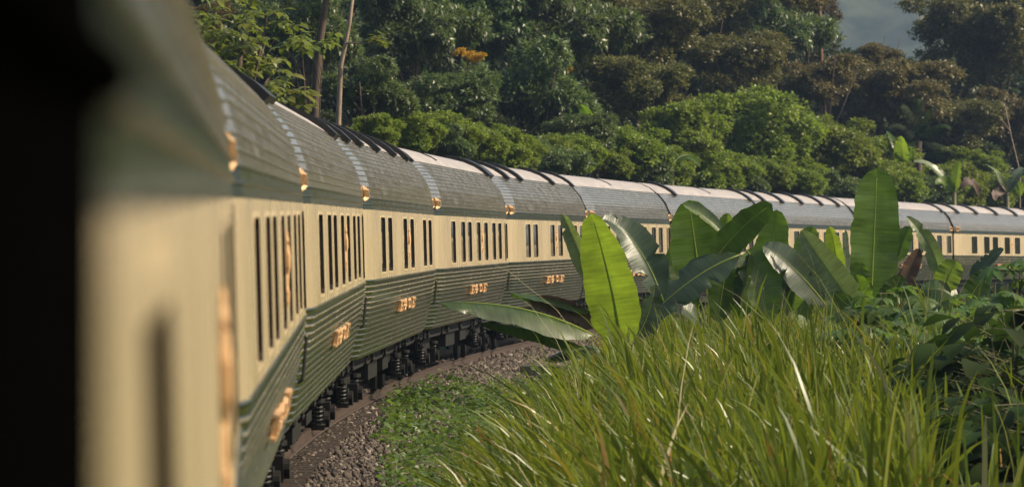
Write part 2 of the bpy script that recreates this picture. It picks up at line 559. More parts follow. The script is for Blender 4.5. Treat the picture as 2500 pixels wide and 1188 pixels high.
SKIRT = [(1.425 - .225 * (u ** 1.35), 2.05 - 1.09 * u) for u in [i / 15 for i in range(16)]]
ROOFSIDE = ROOF[:7] + [(.945, 3.969)]

skirt_me = []
for i in range(15):
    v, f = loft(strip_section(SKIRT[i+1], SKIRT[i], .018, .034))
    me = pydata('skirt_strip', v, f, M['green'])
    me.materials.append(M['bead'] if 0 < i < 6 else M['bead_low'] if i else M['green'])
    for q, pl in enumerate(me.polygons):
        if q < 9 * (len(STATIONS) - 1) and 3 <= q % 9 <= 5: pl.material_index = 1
    skirt_me.append(me)
roof_me = []
NR = 14
for i in range(NR):
    a = polyline_at(ROOFSIDE, i / NR); b = polyline_at(ROOFSIDE, (i + 1) / NR)
    v, f = loft(strip_section(a, b, .015, .020))
    roof_me.append(pydata('roof_strip', v, f, M['green'] if i < 2 else M['roofgreen']))

# body shell: left side, ends, floor, inner roof (hidden layers sit 35 mm inside the strips)
shell_sec = [(x - .04, z) for x, z in SKIRT[::-1][::3]] + [(1.385 - .10, 2.09), (1.36 - .10, 2.98)] + [(x - .05, z - .02) for x, z in ROOF[1:-1]] + [(0, 4.27)]
mb = MB()
v = []; f = []
full = [(x, z) for x, z in shell_sec] + [(-x, z) for x, z in shell_sec[-2::-1]]
k = len(full)
for y in STATIONS:
    for (x, z) in full:
        v.append(((x - ins(y) * (1 if x > 0 else -1 if x < 0 else 0)) , y * .998, z))
for i in range(len(STATIONS) - 1):
    for j in range(k):
        f.append((i*k+j, (i+1)*k+j, (i+1)*k+(j+1) % k, i*k+(j+1) % k))
f.append(tuple(range(k))); f.append(tuple((len(STATIONS)-1)*k + j for j in range(k))[::-1])
body_me = pydata('body', v, f, M['green'])
# smooth pale sheet over the crown of the roof
topsec = [(.943, 3.976), (.90, 4.018)] + [(x, z + .008) for x, z in ROOF[8:]] + [(-x, z + .008) for x, z in ROOF[8:-1][::-1]] + [(-.90, 4.018), (-.943, 3.976)]
v = []; f = []
k = len(topsec)
for y in STATIONS:
    for (x, z) in topsec:
        s = 1 if x > 0 else -1
        v.append((x - s * ins(y) * min(1, abs(x) / .9), y, z))
for i in range(len(STATIONS) - 1):
    for j in range(k - 1):
        f.append((i*k+j, (i+1)*k+j, (i+1)*k+j+1, i*k+j+1))
rooftop_me = pydata('roof_sheet', v, f, M['rooftop'], True)

WIN_A = [3.55, 5.95, 7.65, 10.05, 12.15, 14.5, 16.3, 18.55]
WIN_B = [3.7, 5.4, 9.45, 11.45, 15.4, 17.25]
CREST = {'A': 11.05, 'B': 10.45, 'N': 10.2}
WW = 1.1; WZ0, WZ1 = 2.13, 2.905


def wallx(y, z):
    return 1.425 - .025 * (z - 2.05) / .95 - ins(y)


def wall_mesh(wins):
    ys = sorted(set([-HL, -TAPER_Y, TAPER_Y, HL] + [c - 10 - WW/2 for c in wins] + [c - 10 + WW/2 for c in wins]))
    zs = [2.05, WZ0, WZ1, 2.998]
    v = []; f = []
    for y in ys:
        for z in zs:
            v.append((wallx(y, z), y, z))
    for i in range(len(ys) - 1):
        ym = (ys[i] + ys[i+1]) / 2
        hole = any(abs(ym - (c - 10)) < WW/2 for c in wins)
        for j in range(3):
            if hole and j == 1: continue
            f.append((i*4+j, (i+1)*4+j, (i+1)*4+j+1, i*4+j+1))
    n = len(v)                                   # inner return so the wall has thickness at its ends
    v += [(wallx(-HL, 2.05) - .1, -HL, 2.05), (wallx(-HL, 3) - .1, -HL, 2.998), (wallx(HL, 2.05) - .1, HL, 2.05), (wallx(HL, 3) - .1, HL, 2.998)]
    L = (len(ys) - 1) * 4
    f += [(0, 3, n + 1, n), (L, n + 2, n + 3, L + 3)]
    # the far side of the car is closed without windows
    n = len(v)
    for y in STATIONS:
        v += [(-1.425 + ins(y), y, 2.05), (-1.4 + ins(y), y, 2.998)]
    for i in range(len(STATIONS) - 1):
        f.append((n+i*2, n+i*2+1, n+i*2+3, n+i*2+2))
    # waist bead and cornice bead
    return pydata('cream_wall', v, f, M['cream'])


WIN_0 = [4.0, 12.4, 14.6, 16.3, 18.3]
wall_me = {'A': wall_mesh(WIN_A), 'B': wall_mesh(WIN_B), 'N': wall_mesh(WIN_0)}
WINS = {'A': WIN_A, 'B': WIN_B, 'N': WIN_0}

# a window: dark reveal with a thin pale lip, the pane set back
def window_meshes(y, WZ0=WZ0, WZ1=WZ1, lip=.004, r=.035):
    h = WW / 2
    sl = (wallx(y + h, 2.5) - wallx(y - h, 2.5)) / WW
    tilt = -.025 / .95
    def P(dx, dy, z): return (dx + sl * dy + tilt * (z - 2.5), dy, z)
    v = []; f = []
    def ring(hh, z0, z1, dx):
        n = len(v)
        cr = .05
        for (yy, zz) in ((-hh+cr, z0), (hh-cr, z0), (hh, z0+cr), (hh, z1-cr), (hh-cr, z1), (-hh+cr, z1), (-hh, z1-cr), (-hh, z0+cr)):
            v.append(P(dx, yy, zz))
        return n
    a = ring(h + .025, WZ0 - .025, WZ1 + .025, .001); b_ = ring(h + .022, WZ0 - .022, WZ1 + .022, lip)
    c = ring(h - .004, WZ0 + .004, WZ1 - .004, lip); d = ring(h - .004, WZ0 + .004, WZ1 - .004, -r)
    for (p, q) in ((a, b_), (b_, c), (c, d)):
        for k in range(8):
            f.append((p+k, p+(k+1) % 8, q+(k+1) % 8, q+k))
    me = pydata('window', v, f, M['lip'])
    me.materials.append(M['jamb'])
    for i, pl in enumerate(me.polygons):
        if i >= 16: pl.material_index = 1
        if i >= 16 and (i - 16) == 0: pl.material_index = 0
    pm = pydata('pane', [P(.013 - r, -h, WZ0), P(.013 - r, h, WZ0), P(.013 - r, h, WZ1), P(.013 - r, -h, WZ1)], [(0, 1, 2, 3)], M['glass'])
    return me, pm


win_cache = {}
def window(y, parent):
    key = round(ins(y - .5), 4), round(ins(y + .5), 4)
    if key not in win_cache: win_cache[key] = window_meshes(y)
    me, pm = win_cache[key]
    o = link('window', me, parent); o.location = (wallx(y, 2.5), y, 0)
    link('pane', pm, o)


# gilt crest between the two middle windows
def crest_mesh():
    prof_ = [(2.80, .02, .012), (2.775, .035, .03), (2.75, .10, .035), (2.725, .12, .045), (2.70, .06, .03), (2.68, .13, .05), (2.63, .165, .06), (2.57, .15, .065), (2.52, .10, .04),
             (2.49, .13, .05), (2.44, .11, .045), (2.38, .085, .04), (2.33, .06, .03), (2.27, .045, .025), (2.22, .02, .012)]
    v = []; f = []
    n = 10
    for (z, w, dp) in prof_:
        for k in range(n):
            a = math.pi * k / (n - 1)
            v.append((dp * .42 * math.sin(a), -w * .55 * math.cos(a), z + (.008 if k % 2 else -.004)))
    for i in range(len(prof_) - 1):
        for k in range(n - 1):
            f.append((i*n+k, (i+1)*n+k, (i+1)*n+k+1, i*n+k+1))
    mb = MB(); mb.add(v, f)
    for s in (-1, 1):          # supporters and ribbon ends
        mb.tube([(.010, s*.085, 2.50), (.014, s*.13, 2.55), (.014, s*.135, 2.63), (.010, s*.11, 2.70)], [.008, .013, .012, .005], 6)
        mb.tube([(.010, s*.045, 2.40), (.014, s*.09, 2.37), (.012, s*.10, 2.31), (.01, s*.07, 2.27)], [.007, .010, .009, .004], 6)
    return mb.mesh('crest', M['brass'])


crest_me = crest_mesh()


def letter_boxes():
    """raised gilt letters E & O E along the skirt, each letter broad and low"""
    H = .17; st = .20; t = .04
    out = []
    def E(y):
        mb = MB()
        mb.box((t/2, y, H/2), (t, st, H))
        for z, w in ((.014, .62), (H - .014, .58), (H/2, .36)):
            mb.box((t/2 - .001, y + w/2 + .05, z), (t - .004, w, .028))
        mb.box((t/2 - .002, y - .12, .012), (t - .006, .24, .022)); mb.box((t/2 - .002, y - .10, H - .012), (t - .006, .2, .022))
        for z in (.04, H - .04): mb.box((t/2 + .002, y + .62, z), (t, .10, .055))
        return mb
    def O(y):
        mb = MB()
        pts = [(t/2, y + .30 * math.cos(a), H/2 + (H/2 - .016) * math.sin(a)) for a in [2*math.pi*i/18 for i in range(19)]]
        mb.tube(pts, .022, 6)
        for s in (-1, 1): mb.box((t/2, y + s*.27, H/2), (t, .11, H*.62))
        return mb
    def AMP(y):
        mb = MB()
        pts = [(.40, 0), (.10, .09), (-.05, .13), (.05, .165), (.18, .135), (.10, .10), (-.16, .055), (-.14, .012), (.08, .004), (.28, .04), (.36, .08)]
        mb.tube([(t/2, y + a, b) for a, b in pts], .02, 6)
        return mb
    out.append(E(-1.9)); out.append(AMP(-.7)); out.append(O(.55)); out.append(E(1.45))
    return [m.mesh('letter', M['brass']) for m in out]


letter_me = letter_boxes()
plate_me = None


def emblem_mesh():
    mb = MB()
    for k in range(4):
        y = -.40 + k * .24
        mb.tube([(.01, y, .0), (.035, y + .05, .05), (.04, y + .015, .10), (.035, y - .05, .14), (.015, y + .03, .20)], [.022, .036, .028, .030, .012], 6)
        mb.box((.016, y + .02, .012), (.032, .17, .026)); mb.box((.014, y + .02, .165), (.028, .13, .022))
    return mb.mesh('gilt_emblem', M['brass'])


emblem_me = emblem_mesh()


# roof furniture
def on_roof(s, up=0.0):
    x, z = polyline_at(ROOF, s)
    x2, z2 = polyline_at(ROOF, min(1, s + .01)); tx, tz = x2 - x, z2 - z
    L = math.hypot(tx, tz) or 1
    return (x + tz / L * up, z - tx / L * up)


def bar_mesh(w, s0, s1, h=.075, name='roof_bar', m=None):
    sec = [s0 + (s1 - s0) * i / 6 for i in range(7)]
    v = []; f = []
    for s in sec:
        (xi, zi) = on_roof(s, -.02); (xo, zo) = on_roof(s, h)
        v += [(xi, -w/2, zi), (xo, -w/2, zo), (xo, w/2, zo), (xi, w/2, zi)]
    for i in range(6):
        for k in range(4):
            f.append((i*4+k, i*4+(k+1) % 4, (i+1)*4+(k+1) % 4, (i+1)*4+k))
    f += [(0, 3, 2, 1), (24, 25, 26, 27)]
    return pydata(name, v, f, m or M['black'])


bar_me = bar_mesh(.40, .47, .93, .085)
plate_bar_me = bar_mesh(1.5, .47, .95, .095, 'roof_plate')
cable_me = bar_mesh(.07, .60, .97, .03, 'roof_cable')
arch_me = bar_mesh(.10, 0.0, 1.0, .018, 'end_arch')

# gangway bellows between cars
mb = MB()
for k in range(4):
    mb.box((0, -.16 + k * .09, 2.35), (1.86 - .06 * (k % 2), .07, 2.75))
gang_me = mb.mesh('gangway', M['matt_black'])


def bogie_parts():
    fr = MB()
    for s in (-1, 1):
        fr.box((s*.82, 0, .62), (.12, 3.0, .16)); fr.box((s*.82, 0, .50), (.14, .9, .22))
        for y in (-1.05, 1.05):
            fr.box((s*.82, y, .46), (.10, .22, .32))
    fr.box((0, 0, .66), (1.6, .5, .14))
    for y in (-1.5, 1.5): fr.box((0, y, .66), (1.7, .12, .12))
    frame = fr.mesh('bogie', M['under'])
    wh = MB(); n = 24
    wh.tube([(-.06, 0, 0), (.0, 0, 0), (.0, 0, 0), (.03, 0, 0)], [.39, .39, .36, .36], n)
    wh.tube([(.03, 0, 0), (.10, 0, 0)], [.09, .08], 12)
    wheel = wh.mesh('wheel', M['under'])
    ax = MB(); ax.cyl((-.8, 0, 0), (.8, 0, 0), .07, 10)
    axle = ax.mesh('axle', M['under'])
    sp = MB()
    pts = [(  .072*math.cos(a), .072*math.sin(a), .30 * a / (2*math.pi*5)) for a in [2*math.pi*i/12 for i in range(61)]]
    sp.tube(pts, .017, 6)
    sp.cyl((0, 0, -.025), (0, 0, 0), .12, 12); sp.cyl((0, 0, .30), (0, 0, .36), .115, 12)
    spring = sp.mesh('spring', M['steelshade'])
    ab = MB(); ab.box((0, 0, 0), (.16, .30, .26)); ab.cyl((.05, 0, 0), (.14, 0, 0), .10, 12)
    abox = ab.mesh('axle_box', M['under'])
    return frame, wheel, axle, spring, abox


BOG = bogie_parts()


def add_bogie(parent, y):
    b = link('bogie', BOG[0], parent); b.location = (0, y, 0)
    for yy in (-1.05, 1.05):
        for s in (-1, 1):
            o = link('wheel', BOG[1], b); o.location = (s*.56, yy, .39); o.rotation_euler = (0, 0, 0 if s > 0 else math.pi)
        o = link('axle', BOG[2], b); o.location = (0, yy, .39)
        o = link('axle_box', BOG[4], b); o.location = (.93, yy, .40)
        for d in ((-.30,) if yy < 0 else (.30,)):
            o = link('spring', BOG[3], b); o.location = (.93, yy + d, .36); o.scale = (.85, .85, .85)


def underframe():
    mb = MB()
    mb.box((.72, -1.6, .72), (.5, 2.2, .46)); mb.box((.75, 1.6, .74), (.45, 1.5, .42)); mb.box((.0, 0, .86), (1.9, 19.0, .2))
    mb.cyl((.7, 3.4, .66), (.7, 4.4, .66), .2, 14)
    mb.cyl((.55, -4.0, .6), (.55, -3.1, .6), .17, 14)
    for y in (-8.9, -4.9, -.2, 2.6, 4.8, 8.9):
        mb.tube([(1.08, y, .98), (1.08, y, .80), (1.0, y + .12, .72)], .022, 6)
    mb.tube([(1.02, -9.3, .78), (1.02, 9.3, .78)], .025, 6)
    return mb.mesh('underframe', M['under'])


under_me = underframe()
# bright little pipe hooks hanging below the skirt
mb = MB()
mb.tube([(1.12, 0, .98), (1.14, 0, .84), (1.10, .10, .80), (1.14, .18, .86)], .018, 6); mb.box((1.12, 0, .90), (.05, .07, .06))
hook_me = mb.mesh('pipe_hook', M['steelshade'])
grab_me = MB().tube([(1.46, 0, 1.86), (1.475, 0, 1.84), (1.44, 0, 1.46), (1.40, 0, 1.44)], .014, 6).mesh('grab_rail', M['black'])


def skirt_x(z):
    for (a, b) in zip(SKIRT, SKIRT[1:]):
        if b[1] <= z <= a[1]:
            k = (z - b[1]) / (a[1] - b[1]); return b[0] + (a[0] - b[0]) * k
    return SKIRT[-1][0]


LABELS = {
    0: ('N', 'blurred cream and green carriage right beside the camera, with black window surround', []),
    1: ('A', 'carriage coupled to the blurred nearest one, its lettering seen edge-on', []),
    2: ('A', 'second carriage after the blurred one, eight windows and plain mossy roof', [(-8.9, 'p'), (8.9, 'p')]),
    3: ('B', 'carriage with three window pairs and row of black bars along its roof', [(-8.2, 'b'), (-5.4, 'b'), (-1.4, 'b'), (3.0, 'b'), (7.0, 'b'), (9.2, 'b')]),
    4: ('A', 'fourth carriage after the blurred one, one thin black cable over its roof', [(-3.0, 'c'), (9.0, 'p')]),
    5: ('B', 'carriage behind the tall bright banana leaf, with separate black roof bars', [(-7.2, 'b'), (-4.2, 'b'), (3.5, 'b'), (9.0, 'b')]),
    6: ('A', 'shiny roofed carriage between the bright banana leaf and the dark upright one', [(-1.0, 'c')]),
    7: ('A', 'carriage behind the crossing banana leaves, one black roof bar and one cable', [(-7.5, 'b'), (1.0, 'c'), (8.8, 'b')]),
    8: ('A', 'carriage with five evenly spaced black roof bars, mostly hidden by banana leaves', [(-8.4, 'b'), (-4.8, 'b'), (-.8, 'b'), (3.4, 'b'), (7.2, 'b')]),
    9: ('A', 'carriage behind the tallest upright banana leaf, last before the widest black gap', [(.5, 'c'), (9.0, 'b')]),
    10: ('A', 'furthest carriage in view, beyond the widest black gap', [(-8.0, 'b'), (-4.4, 'b'), (-.4, 'b'), (3.6, 'b'), (7.4, 'b')]),
}


def carriage(n):
    typ, label, bars = LABELS[n]
    a, b = EAVE[n], EAVE[n + 1]
    d = (b - a) / np.linalg.norm(b - a)
    h = math.hypot(d[0], d[1])
    mid = (a + b) / 2 + HALF * np.array([-d[1]/h, d[0]/h, 0]) - np.array([0, 0, EAVE_H])
    r = empty('passenger_carriage', mid)
    r.rotation_euler = (math.asin(d[2]), 0, -math.atan2(d[0], d[1]))
    tag(r, label, 'railway carriage', 'carriages of the cream and green train')
    link('body', body_me, r)
    link('cream_wall', wall_me[typ], r)
    for me in skirt_me: link('skirt_strip', me, r)
    for me in roof_me: link('roof_strip', me, r)
    link('roof_sheet', rooftop_me, r)
    for c in WINS[typ]:
        if n == 0:
            me, pm = window_meshes(c - 10, 2.12, 2.945, .0005, .08)
            me.materials[1] = M['matt_black']
            o = link('window', me, r); o.location = (wallx(c - 10, 2.5), c - 10, 0); link('pane', pm, o)
            continue
        window(c - 10, r)
    y = CREST[typ] - 10
    o = link('crest', crest_me, r); o.location = (wallx(y, 2.5) - .002, y, 0)
    for me in letter_me:
        o = link('letter', me, r)
        o.location = (skirt_x(1.62) + .004, .2, 1.50); o.rotation_euler = (0, math.radians(9), 0)
    for s in (-1, 1):
        o = link('gilt_emblem', emblem_me, r); o.location = (1.405 - TAPER * .75, s * 9.15, 3.11)
        o.rotation_euler = (0, math.radians(-4), 0)
        o = link('end_arch', arch_me, r); o.location = (-TAPER, s * (HL - .06), 0)
    link('gangway', gang_me, r).location = (0, HL + .06, 0)
    for (yy, k) in bars:
        o = link({'b': 'roof_bar', 'p': 'roof_plate', 'c': 'roof_cable'}[k], {'b': bar_me, 'p': plate_bar_me, 'c': cable_me}[k], r)
        o.location = (-ins(yy), yy, 0)
    link('underframe', under_me, r)
    for yy in (-6.6, 6.6): add_bogie(r, yy)
    for yy in (-8.7, -4.2, -1.1, 2.7, 4.6, 8.4):
        link('pipe_hook', hook_me, r).location = (0, yy, 0)
    for yy in (9.07, 9.33): link('grab_rail', grab_me, r).location = (-.05, yy, 0)
    return r


cars = [carriage(n) for n in range(11)]
# black surround of the open window the view is taken from
mb = MB()
mb.box((1.380, -10 + 1.66, 2.99), (.05, 1.52, .9))
mb.tube([(1.405, -10 + 1.2, 3.074), (1.405, -10 + 2.42, 3.074)], .021, 8)
mb.build('window_surround', M['matt_black'], cars[0])
# ------------------------------------------------------------------ forest
def unit(v):
    return v / np.maximum(np.linalg.norm(v, axis=-1, keepdims=True), 1e-9)


def crown_mesh(name, seed, R, n_lobes, n_cl, n_leaf, ll, lw, droop, mat, lobe=(.30, .52), flat=.85, spread=.07, fill=.2, pad=.62):
    g = np.random.default_rng(seed)
    lc = unit(g.normal(size=(n_lobes, 3))) * (g.random((n_lobes, 1)) ** .5) * g.uniform(.62, 1.0, (n_lobes, 1))
    lc[:, 2] = lc[:, 2] * flat
    lr = g.uniform(lobe[0], lobe[1], n_lobes)
    k = g.choice(n_lobes, n_cl, p=lr**2 / (lr**2).sum())
    dv = unit(g.normal(size=(n_cl, 3)) + np.array([0, 0, .55]))
    rad = np.where(g.random(n_cl) < fill, g.uniform(.3, .9, n_cl), g.uniform(.85, 1.06, n_cl))
    p = (lc[k] + dv * np.array([1, 1, pad]) * (lr[k] * rad)[:, None]) * R
    out = unit(dv * .8 + unit(p + 1e-6) * .4)
    # leaves
    m = n_cl * n_leaf
    P = np.repeat(p, n_leaf, 0); O = np.repeat(out, n_leaf, 0)
    d = unit(O * .55 + unit(g.normal(size=(m, 3))) * .85 + np.array([0, 0, -droop]))
    P = P + unit(g.normal(size=(m, 3))) * (g.random((m, 1)) ** .5) * spread * R + d * ll * .15
    nrm = O * .45 + np.array([0, 0, .75]) + g.normal(size=(m, 3)) * .45
    side = unit(np.cross(d, nrm))
    nn = unit(np.cross(side, d))
    s = g.uniform(.65, 1.25, (m, 1))
    L = ll * s; Wd = lw * s
    a = P
    c = P + d * L - nn * L * .10
    b1 = P + d * L * .45 + side * Wd * .5 + nn * L * .05
    b2 = P + d * L * .45 - side * Wd * .5 + nn * L * .05
    V = np.stack([a, b1, c, b2], 1).reshape(-1, 3)
    Q = np.arange(m * 4).reshape(-1, 4)
    tint = np.clip(.55 * np.repeat(g.random(n_cl), n_leaf) + .45 * g.random(m), 0, 1)
    return npmesh(name, V, Q, mat, False, tint)


def big_leaf_crown(name, seed, R, n_cl, n_leaf, ll, lw, mat):
    """rosettes of broad folded leaves with gaps between"""
    g = np.random.default_rng(seed)
    dv = unit(g.normal(size=(n_cl, 3)) * np.array([1, 1, .8])); p = dv * R * (g.random((n_cl, 1)) ** .5)
    m = n_cl * n_leaf
    P = np.repeat(p, n_leaf, 0)
    an = np.tile(np.arange(n_leaf) * 2 * math.pi / n_leaf, n_cl) + np.repeat(g.random(n_cl) * 6, n_leaf)
    an = an + g.normal(size=m) * .25
    d = unit(np.stack([np.cos(an), np.sin(an), g.normal(size=m) * .35 - .25], 1))
    nrm = np.array([0, 0, 1.]) + d * .1 + g.normal(size=(m, 3)) * .3
    side = unit(np.cross(d, nrm)); nn = unit(np.cross(side, d))
    s = g.uniform(.6, 1.15, (m, 1)); L = ll * s; w = lw * s * .5
    def q(t, u, h): return P + d * L * (t + .12) + side * w * u + nn * L * h
    pts = [q(0, 0, 0), q(.35, -.9, .07), q(.35, 0, .02), q(.35, .9, .07), q(.7, -.85, .0), q(.7, 0, -.05), q(.7, .85, .0), q(1.0, 0, -.20)]
    V = np.stack(pts, 1).reshape(-1, 3)
    base = (np.arange(m) * 8)[:, None]
    quads = np.array([[0, 1, 2, 2], [0, 2, 3, 3], [1, 4, 5, 2], [2, 5, 6, 3], [4, 7, 5, 5], [5, 7, 6, 6]])
    tri = []
    for a in quads:
        if a[2] == a[3]: tri.append(a[:3])
        else: tri += [[a[0], a[1], a[2]], [a[0], a[2], a[3]]]
    tri = np.array(tri)
    Q = (base[:, None, :] + tri[None]).reshape(-1, 3)
    tint = np.repeat(np.clip(.6 * np.repeat(g.random(n_cl), n_leaf) + .4 * g.random(m), 0, 1), len(tri))
    return npmesh(name, V, Q, mat, False, tint)


CR = {
    'rubber': [crown_mesh('crown', 11 + i, 3.2, 17, 1050, 20, .31, .115, .40, M['leaf_rubber'], (.20, .44)) for i in range(3)],
    'olive': [crown_mesh('crown', 21 + i, 4.4, 30, 1500, 18, .26, .14, .2, M['leaf_olive'], (.14, .34)) for i in range(2)],
    'brown': [crown_mesh('crown', 31 + i, 4.4, 30, 1500, 18, .26, .14, .2, M['leaf_brown'], (.14, .34)) for i in range(2)],
    'bright': [crown_mesh('crown', 41 + i, 3.2, 30, 1500, 18, .20, .12, .1, M['leaf_bright'], (.13, .36), .75, .06) for i in range(3)],
    'dark': [crown_mesh('crown', 51 + i, 4.6, 22, 950, 16, .42, .19, .3, M['leaf_dark'], (.18, .42)) for i in range(2)],
    'flower': [crown_mesh('crown', 61, 1.2, 6, 300, 9, .13, .08, .1, M['flower'], (.3, .5))],
    'broad': [big_leaf_crown('crown', 71, 2.3, 105, 7, .44, .21, M['leaf_big'])],
    'sprig': [big_leaf_crown('crown', 72, .62, 9, 7, .42, .20, M['leaf_big']), big_leaf_crown('crown', 73, .5, 12, 6, .30, .12, M['leaf_big'])],
}
RN = {'rubber': 3.2, 'olive': 4.4, 'brown': 4.4, 'bright': 3.2, 'dark': 4.6, 'flower': 1.2, 'broad': 2.3, 'sprig': .62}
count = {}


def trunk_mesh(h, r, R, seed, bend=.4, limbs=6, mat=None, sc=1.0):
    g = random.Random(seed)
    mb = MB()
    b = Vector((g.uniform(-1, 1), g.uniform(-1, 1), 0)) * bend
    pts = [Vector((0, 0, -.3)), Vector((0, 0, h*.25)) + b*.3, Vector((0, 0, h*.55)) + b*.8, Vector((0, 0, h*.8)) + b*.5, Vector((0, 0, h))]
    mb.tube(pts, [r*1.25, r, r*.8, r*.6, r*.4], 7)
    for k in range(limbs):
        s = pts[2].lerp(pts[4], g.random())
        a = g.uniform(0, 6.28)
        e = Vector((math.cos(a) * R * g.uniform(.4, .8), math.sin(a) * R * g.uniform(.4, .8), h + R * g.uniform(-.3, .55)))
        mid = s.lerp(e, .5) + Vector((0, 0, -.1 * R))
        mb.tube([s, mid, e], [r*.45, r*.3, r*.1], 5)
    return mb.mesh('trunk', mat or M['bark'], True)


def forest_tree(px, py, D, rpx, kind, label, cat='tree', group=None, asp=1.0, bark='bark', tr=.16, name=None, limbs=6):
    c = at(px, py, D)
    R = rpx * D / 11000.0 * {'rubber': 1.25, 'olive': 1.25, 'brown': 1.2, 'bright': 1.38, 'dark': 1.2}.get(kind, 1.0)
    gz = float(ground(c[0], c[1])[0])
    root = empty(name or {'bright': 'bushy_tree', 'rubber': 'forest_tree', 'olive': 'forest_tree', 'brown': 'forest_tree', 'dark': 'forest_tree', 'flower': 'blossom_tree', 'broad': 'broadleaf_tree', 'sprig': 'sapling'}[kind], (c[0], c[1], gz))
    tag(root, label, cat, group)
    i = count.get(kind, 0); count[kind] = i + 1
    s = R / RN[kind]
    h = max(.5, c[2] - gz)
    link('trunk', trunk_mesh(h, tr, R, hash((px, py)) % 1000, .3, limbs, M[bark]), root)
    o = link('crown', CR[kind][i % len(CR[kind])], root)
    o.location = (0, 0, h); o.scale = (s, s, s * asp); o.rotation_euler = (0, 0, i * 2.1)
    return root


GF = 'trees of the forest behind the train'
def dd(px, extra=0): return 112 + (px - 600) * .078 + extra

# the deep, shaded back of the wood
ANCH = [(230, 'the blurred carriage'), (2780, 'the field past the train'), (2960, 'the open field'), (3130, 'the far edge of the field'), (430, 'the nearest roof'), (600, 'the big-leaved tree'), (790, 'the pale slender stem'), (950, 'the drooping dark-leaved tree'), (1140, 'the yellow blossom'), (1310, 'the large glossy tree'),
        (1480, 'the young pale-leaved tree'), (1640, 'the olive brown tree'), (1830, 'the domed bright bush'), (2003, 'the reddish trunk'), (2170, 'the rounded rusty tree'), (2330, 'the feathery palm'), (2460, 'the far banana clump'), (2600, 'the end of the train')]


def near(px): return min(ANCH, key=lambda a: abs(a[0] - px))[1]


k = 0
for row, (ex, ys) in enumerate(((62, (60, 240)), (105, (10, 190)))):
    for i, px in enumerate(range(255 - row * 40, 3100, 175)):
        for py in ys:
            if 1900 < px < 2380 and py < 200: continue
            forest_tree(px + ((k * 53) % 70 - 35), py + ((k * 37) % 60 - 30), dd(px, ex + (k * 29) % 22), 165, 'dark',
                        'dark forest tree, %s one in the %s row behind %s' % ('upper' if py < 100 else 'lower', ('second', 'rearmost')[row], near(px)), 'tree', 'dark trees deep in the forest', .95)
            k += 1

for i, px in enumerate(range(640, 2560, 120)):
    forest_tree(px + (i * 41) % 50 - 25, 330 + (i * 23) % 50 + (40 if px > 1500 else 0), dd(px, 24 + (i * 17) % 14), 105, 'dark',
                'dark undergrowth bush in the shade, %s %s' % ('just before' if i % 2 else 'just past', near(px)), 'bush', 'dark undergrowth under the forest', .9, tr=.08)

T = [
    # px, py, extra, rpx, kind, label, aspect
    (590, 105, 0, 175, 'broad', 'tree with big drooping yellow-green leaves overhanging the nearest carriage roofs', .85),
    (480, 60, 26, 75, 'brown', 'small brownish tree beside the big-leaved one, by the nearest roof', 1),
    (905, 215, 12, 105, 'rubber', 'drooping dark-leaved tree just beyond the row of black roof bars', .85),
    (1010, 60, 40, 130, 'rubber', 'tall shaded tree behind the pale slender sapling', 1),
    (1100, 245, 18, 110, 'rubber', 'glossy tree under the yellow blossom and above the bright bush', .75),
    (1300, 215, 22, 150, 'rubber', 'large glossy tree in the middle, with dark hollow beneath', .95),
    (1370, 60, 34, 140, 'rubber', 'tall pale-glinting tree rising above the large glossy one', 1),
    (1180, 30, 48, 120, 'rubber', 'tall tree at the top edge above the yellow blossom', 1),
    (760, 60, 40, 110, 'rubber', 'shaded tree between the big-leaved tree and the pale slender stem', 1.1),
    (1560, 60, 34, 140, 'olive', 'olive tree left of the widest forest shadow, high on the slope', .9),
    (1570, 215, 22, 130, 'olive', 'olive brown tree directly above the low bushes in the middle', .8),
    (1720, 30, 52, 120, 'olive', 'olive tree at the top edge beside the reddish trunk group', .9),
    (1790, 160, 34, 135, 'olive', 'olive tree standing behind the biggest bright bush', .8),
    (1890, 70, 50, 110, 'rubber', 'grey-green leaved tree beside the tall reddish trunk', 1),
    (2010, 190, 32, 100, 'brown', 'rusty brown tree at the foot of the tall reddish trunk', .8),
    (2190, 215, 30, 140, 'brown', 'rusty brown rounded tree below the gap with the blue hill', .75),
    (2345, 60, 40, 125, 'olive', 'dark olive tree bounding the blue hill gap', .9),
    (2440, 110, 30, 130, 'olive', 'spreading olive tree at the far edge of the forest', .95),
    (2320, 290, 22, 110, 'olive', 'low olive tree behind the fan palm', .8),
    (2460, 290, 20, 110, 'brown', 'brown open-crowned tree above the far banana clump', .95),
    (1975, 10, 46, 75, 'brown', 'crown of rusty leaves spreading before the blue hill', .7),
    (2140, 130, 38, 62, 'brown', 'small rusty tree poking up into the blue hill gap', .6),
    (1420, 330, 6, 80, 'rubber', 'pale-leaved young tree beside the single long banana leaf', .8),
    (1660, 130, 60, 130, 'dark', 'shadowed tree in the hollow between the olive trees', .9),
]
for (px, py, ex, rp, kind, lab, asp) in T:
    forest_tree(px, py, dd(px, ex), rp, kind, lab, 'tree', GF, asp, tr=.14 if kind == 'broad' else .17)

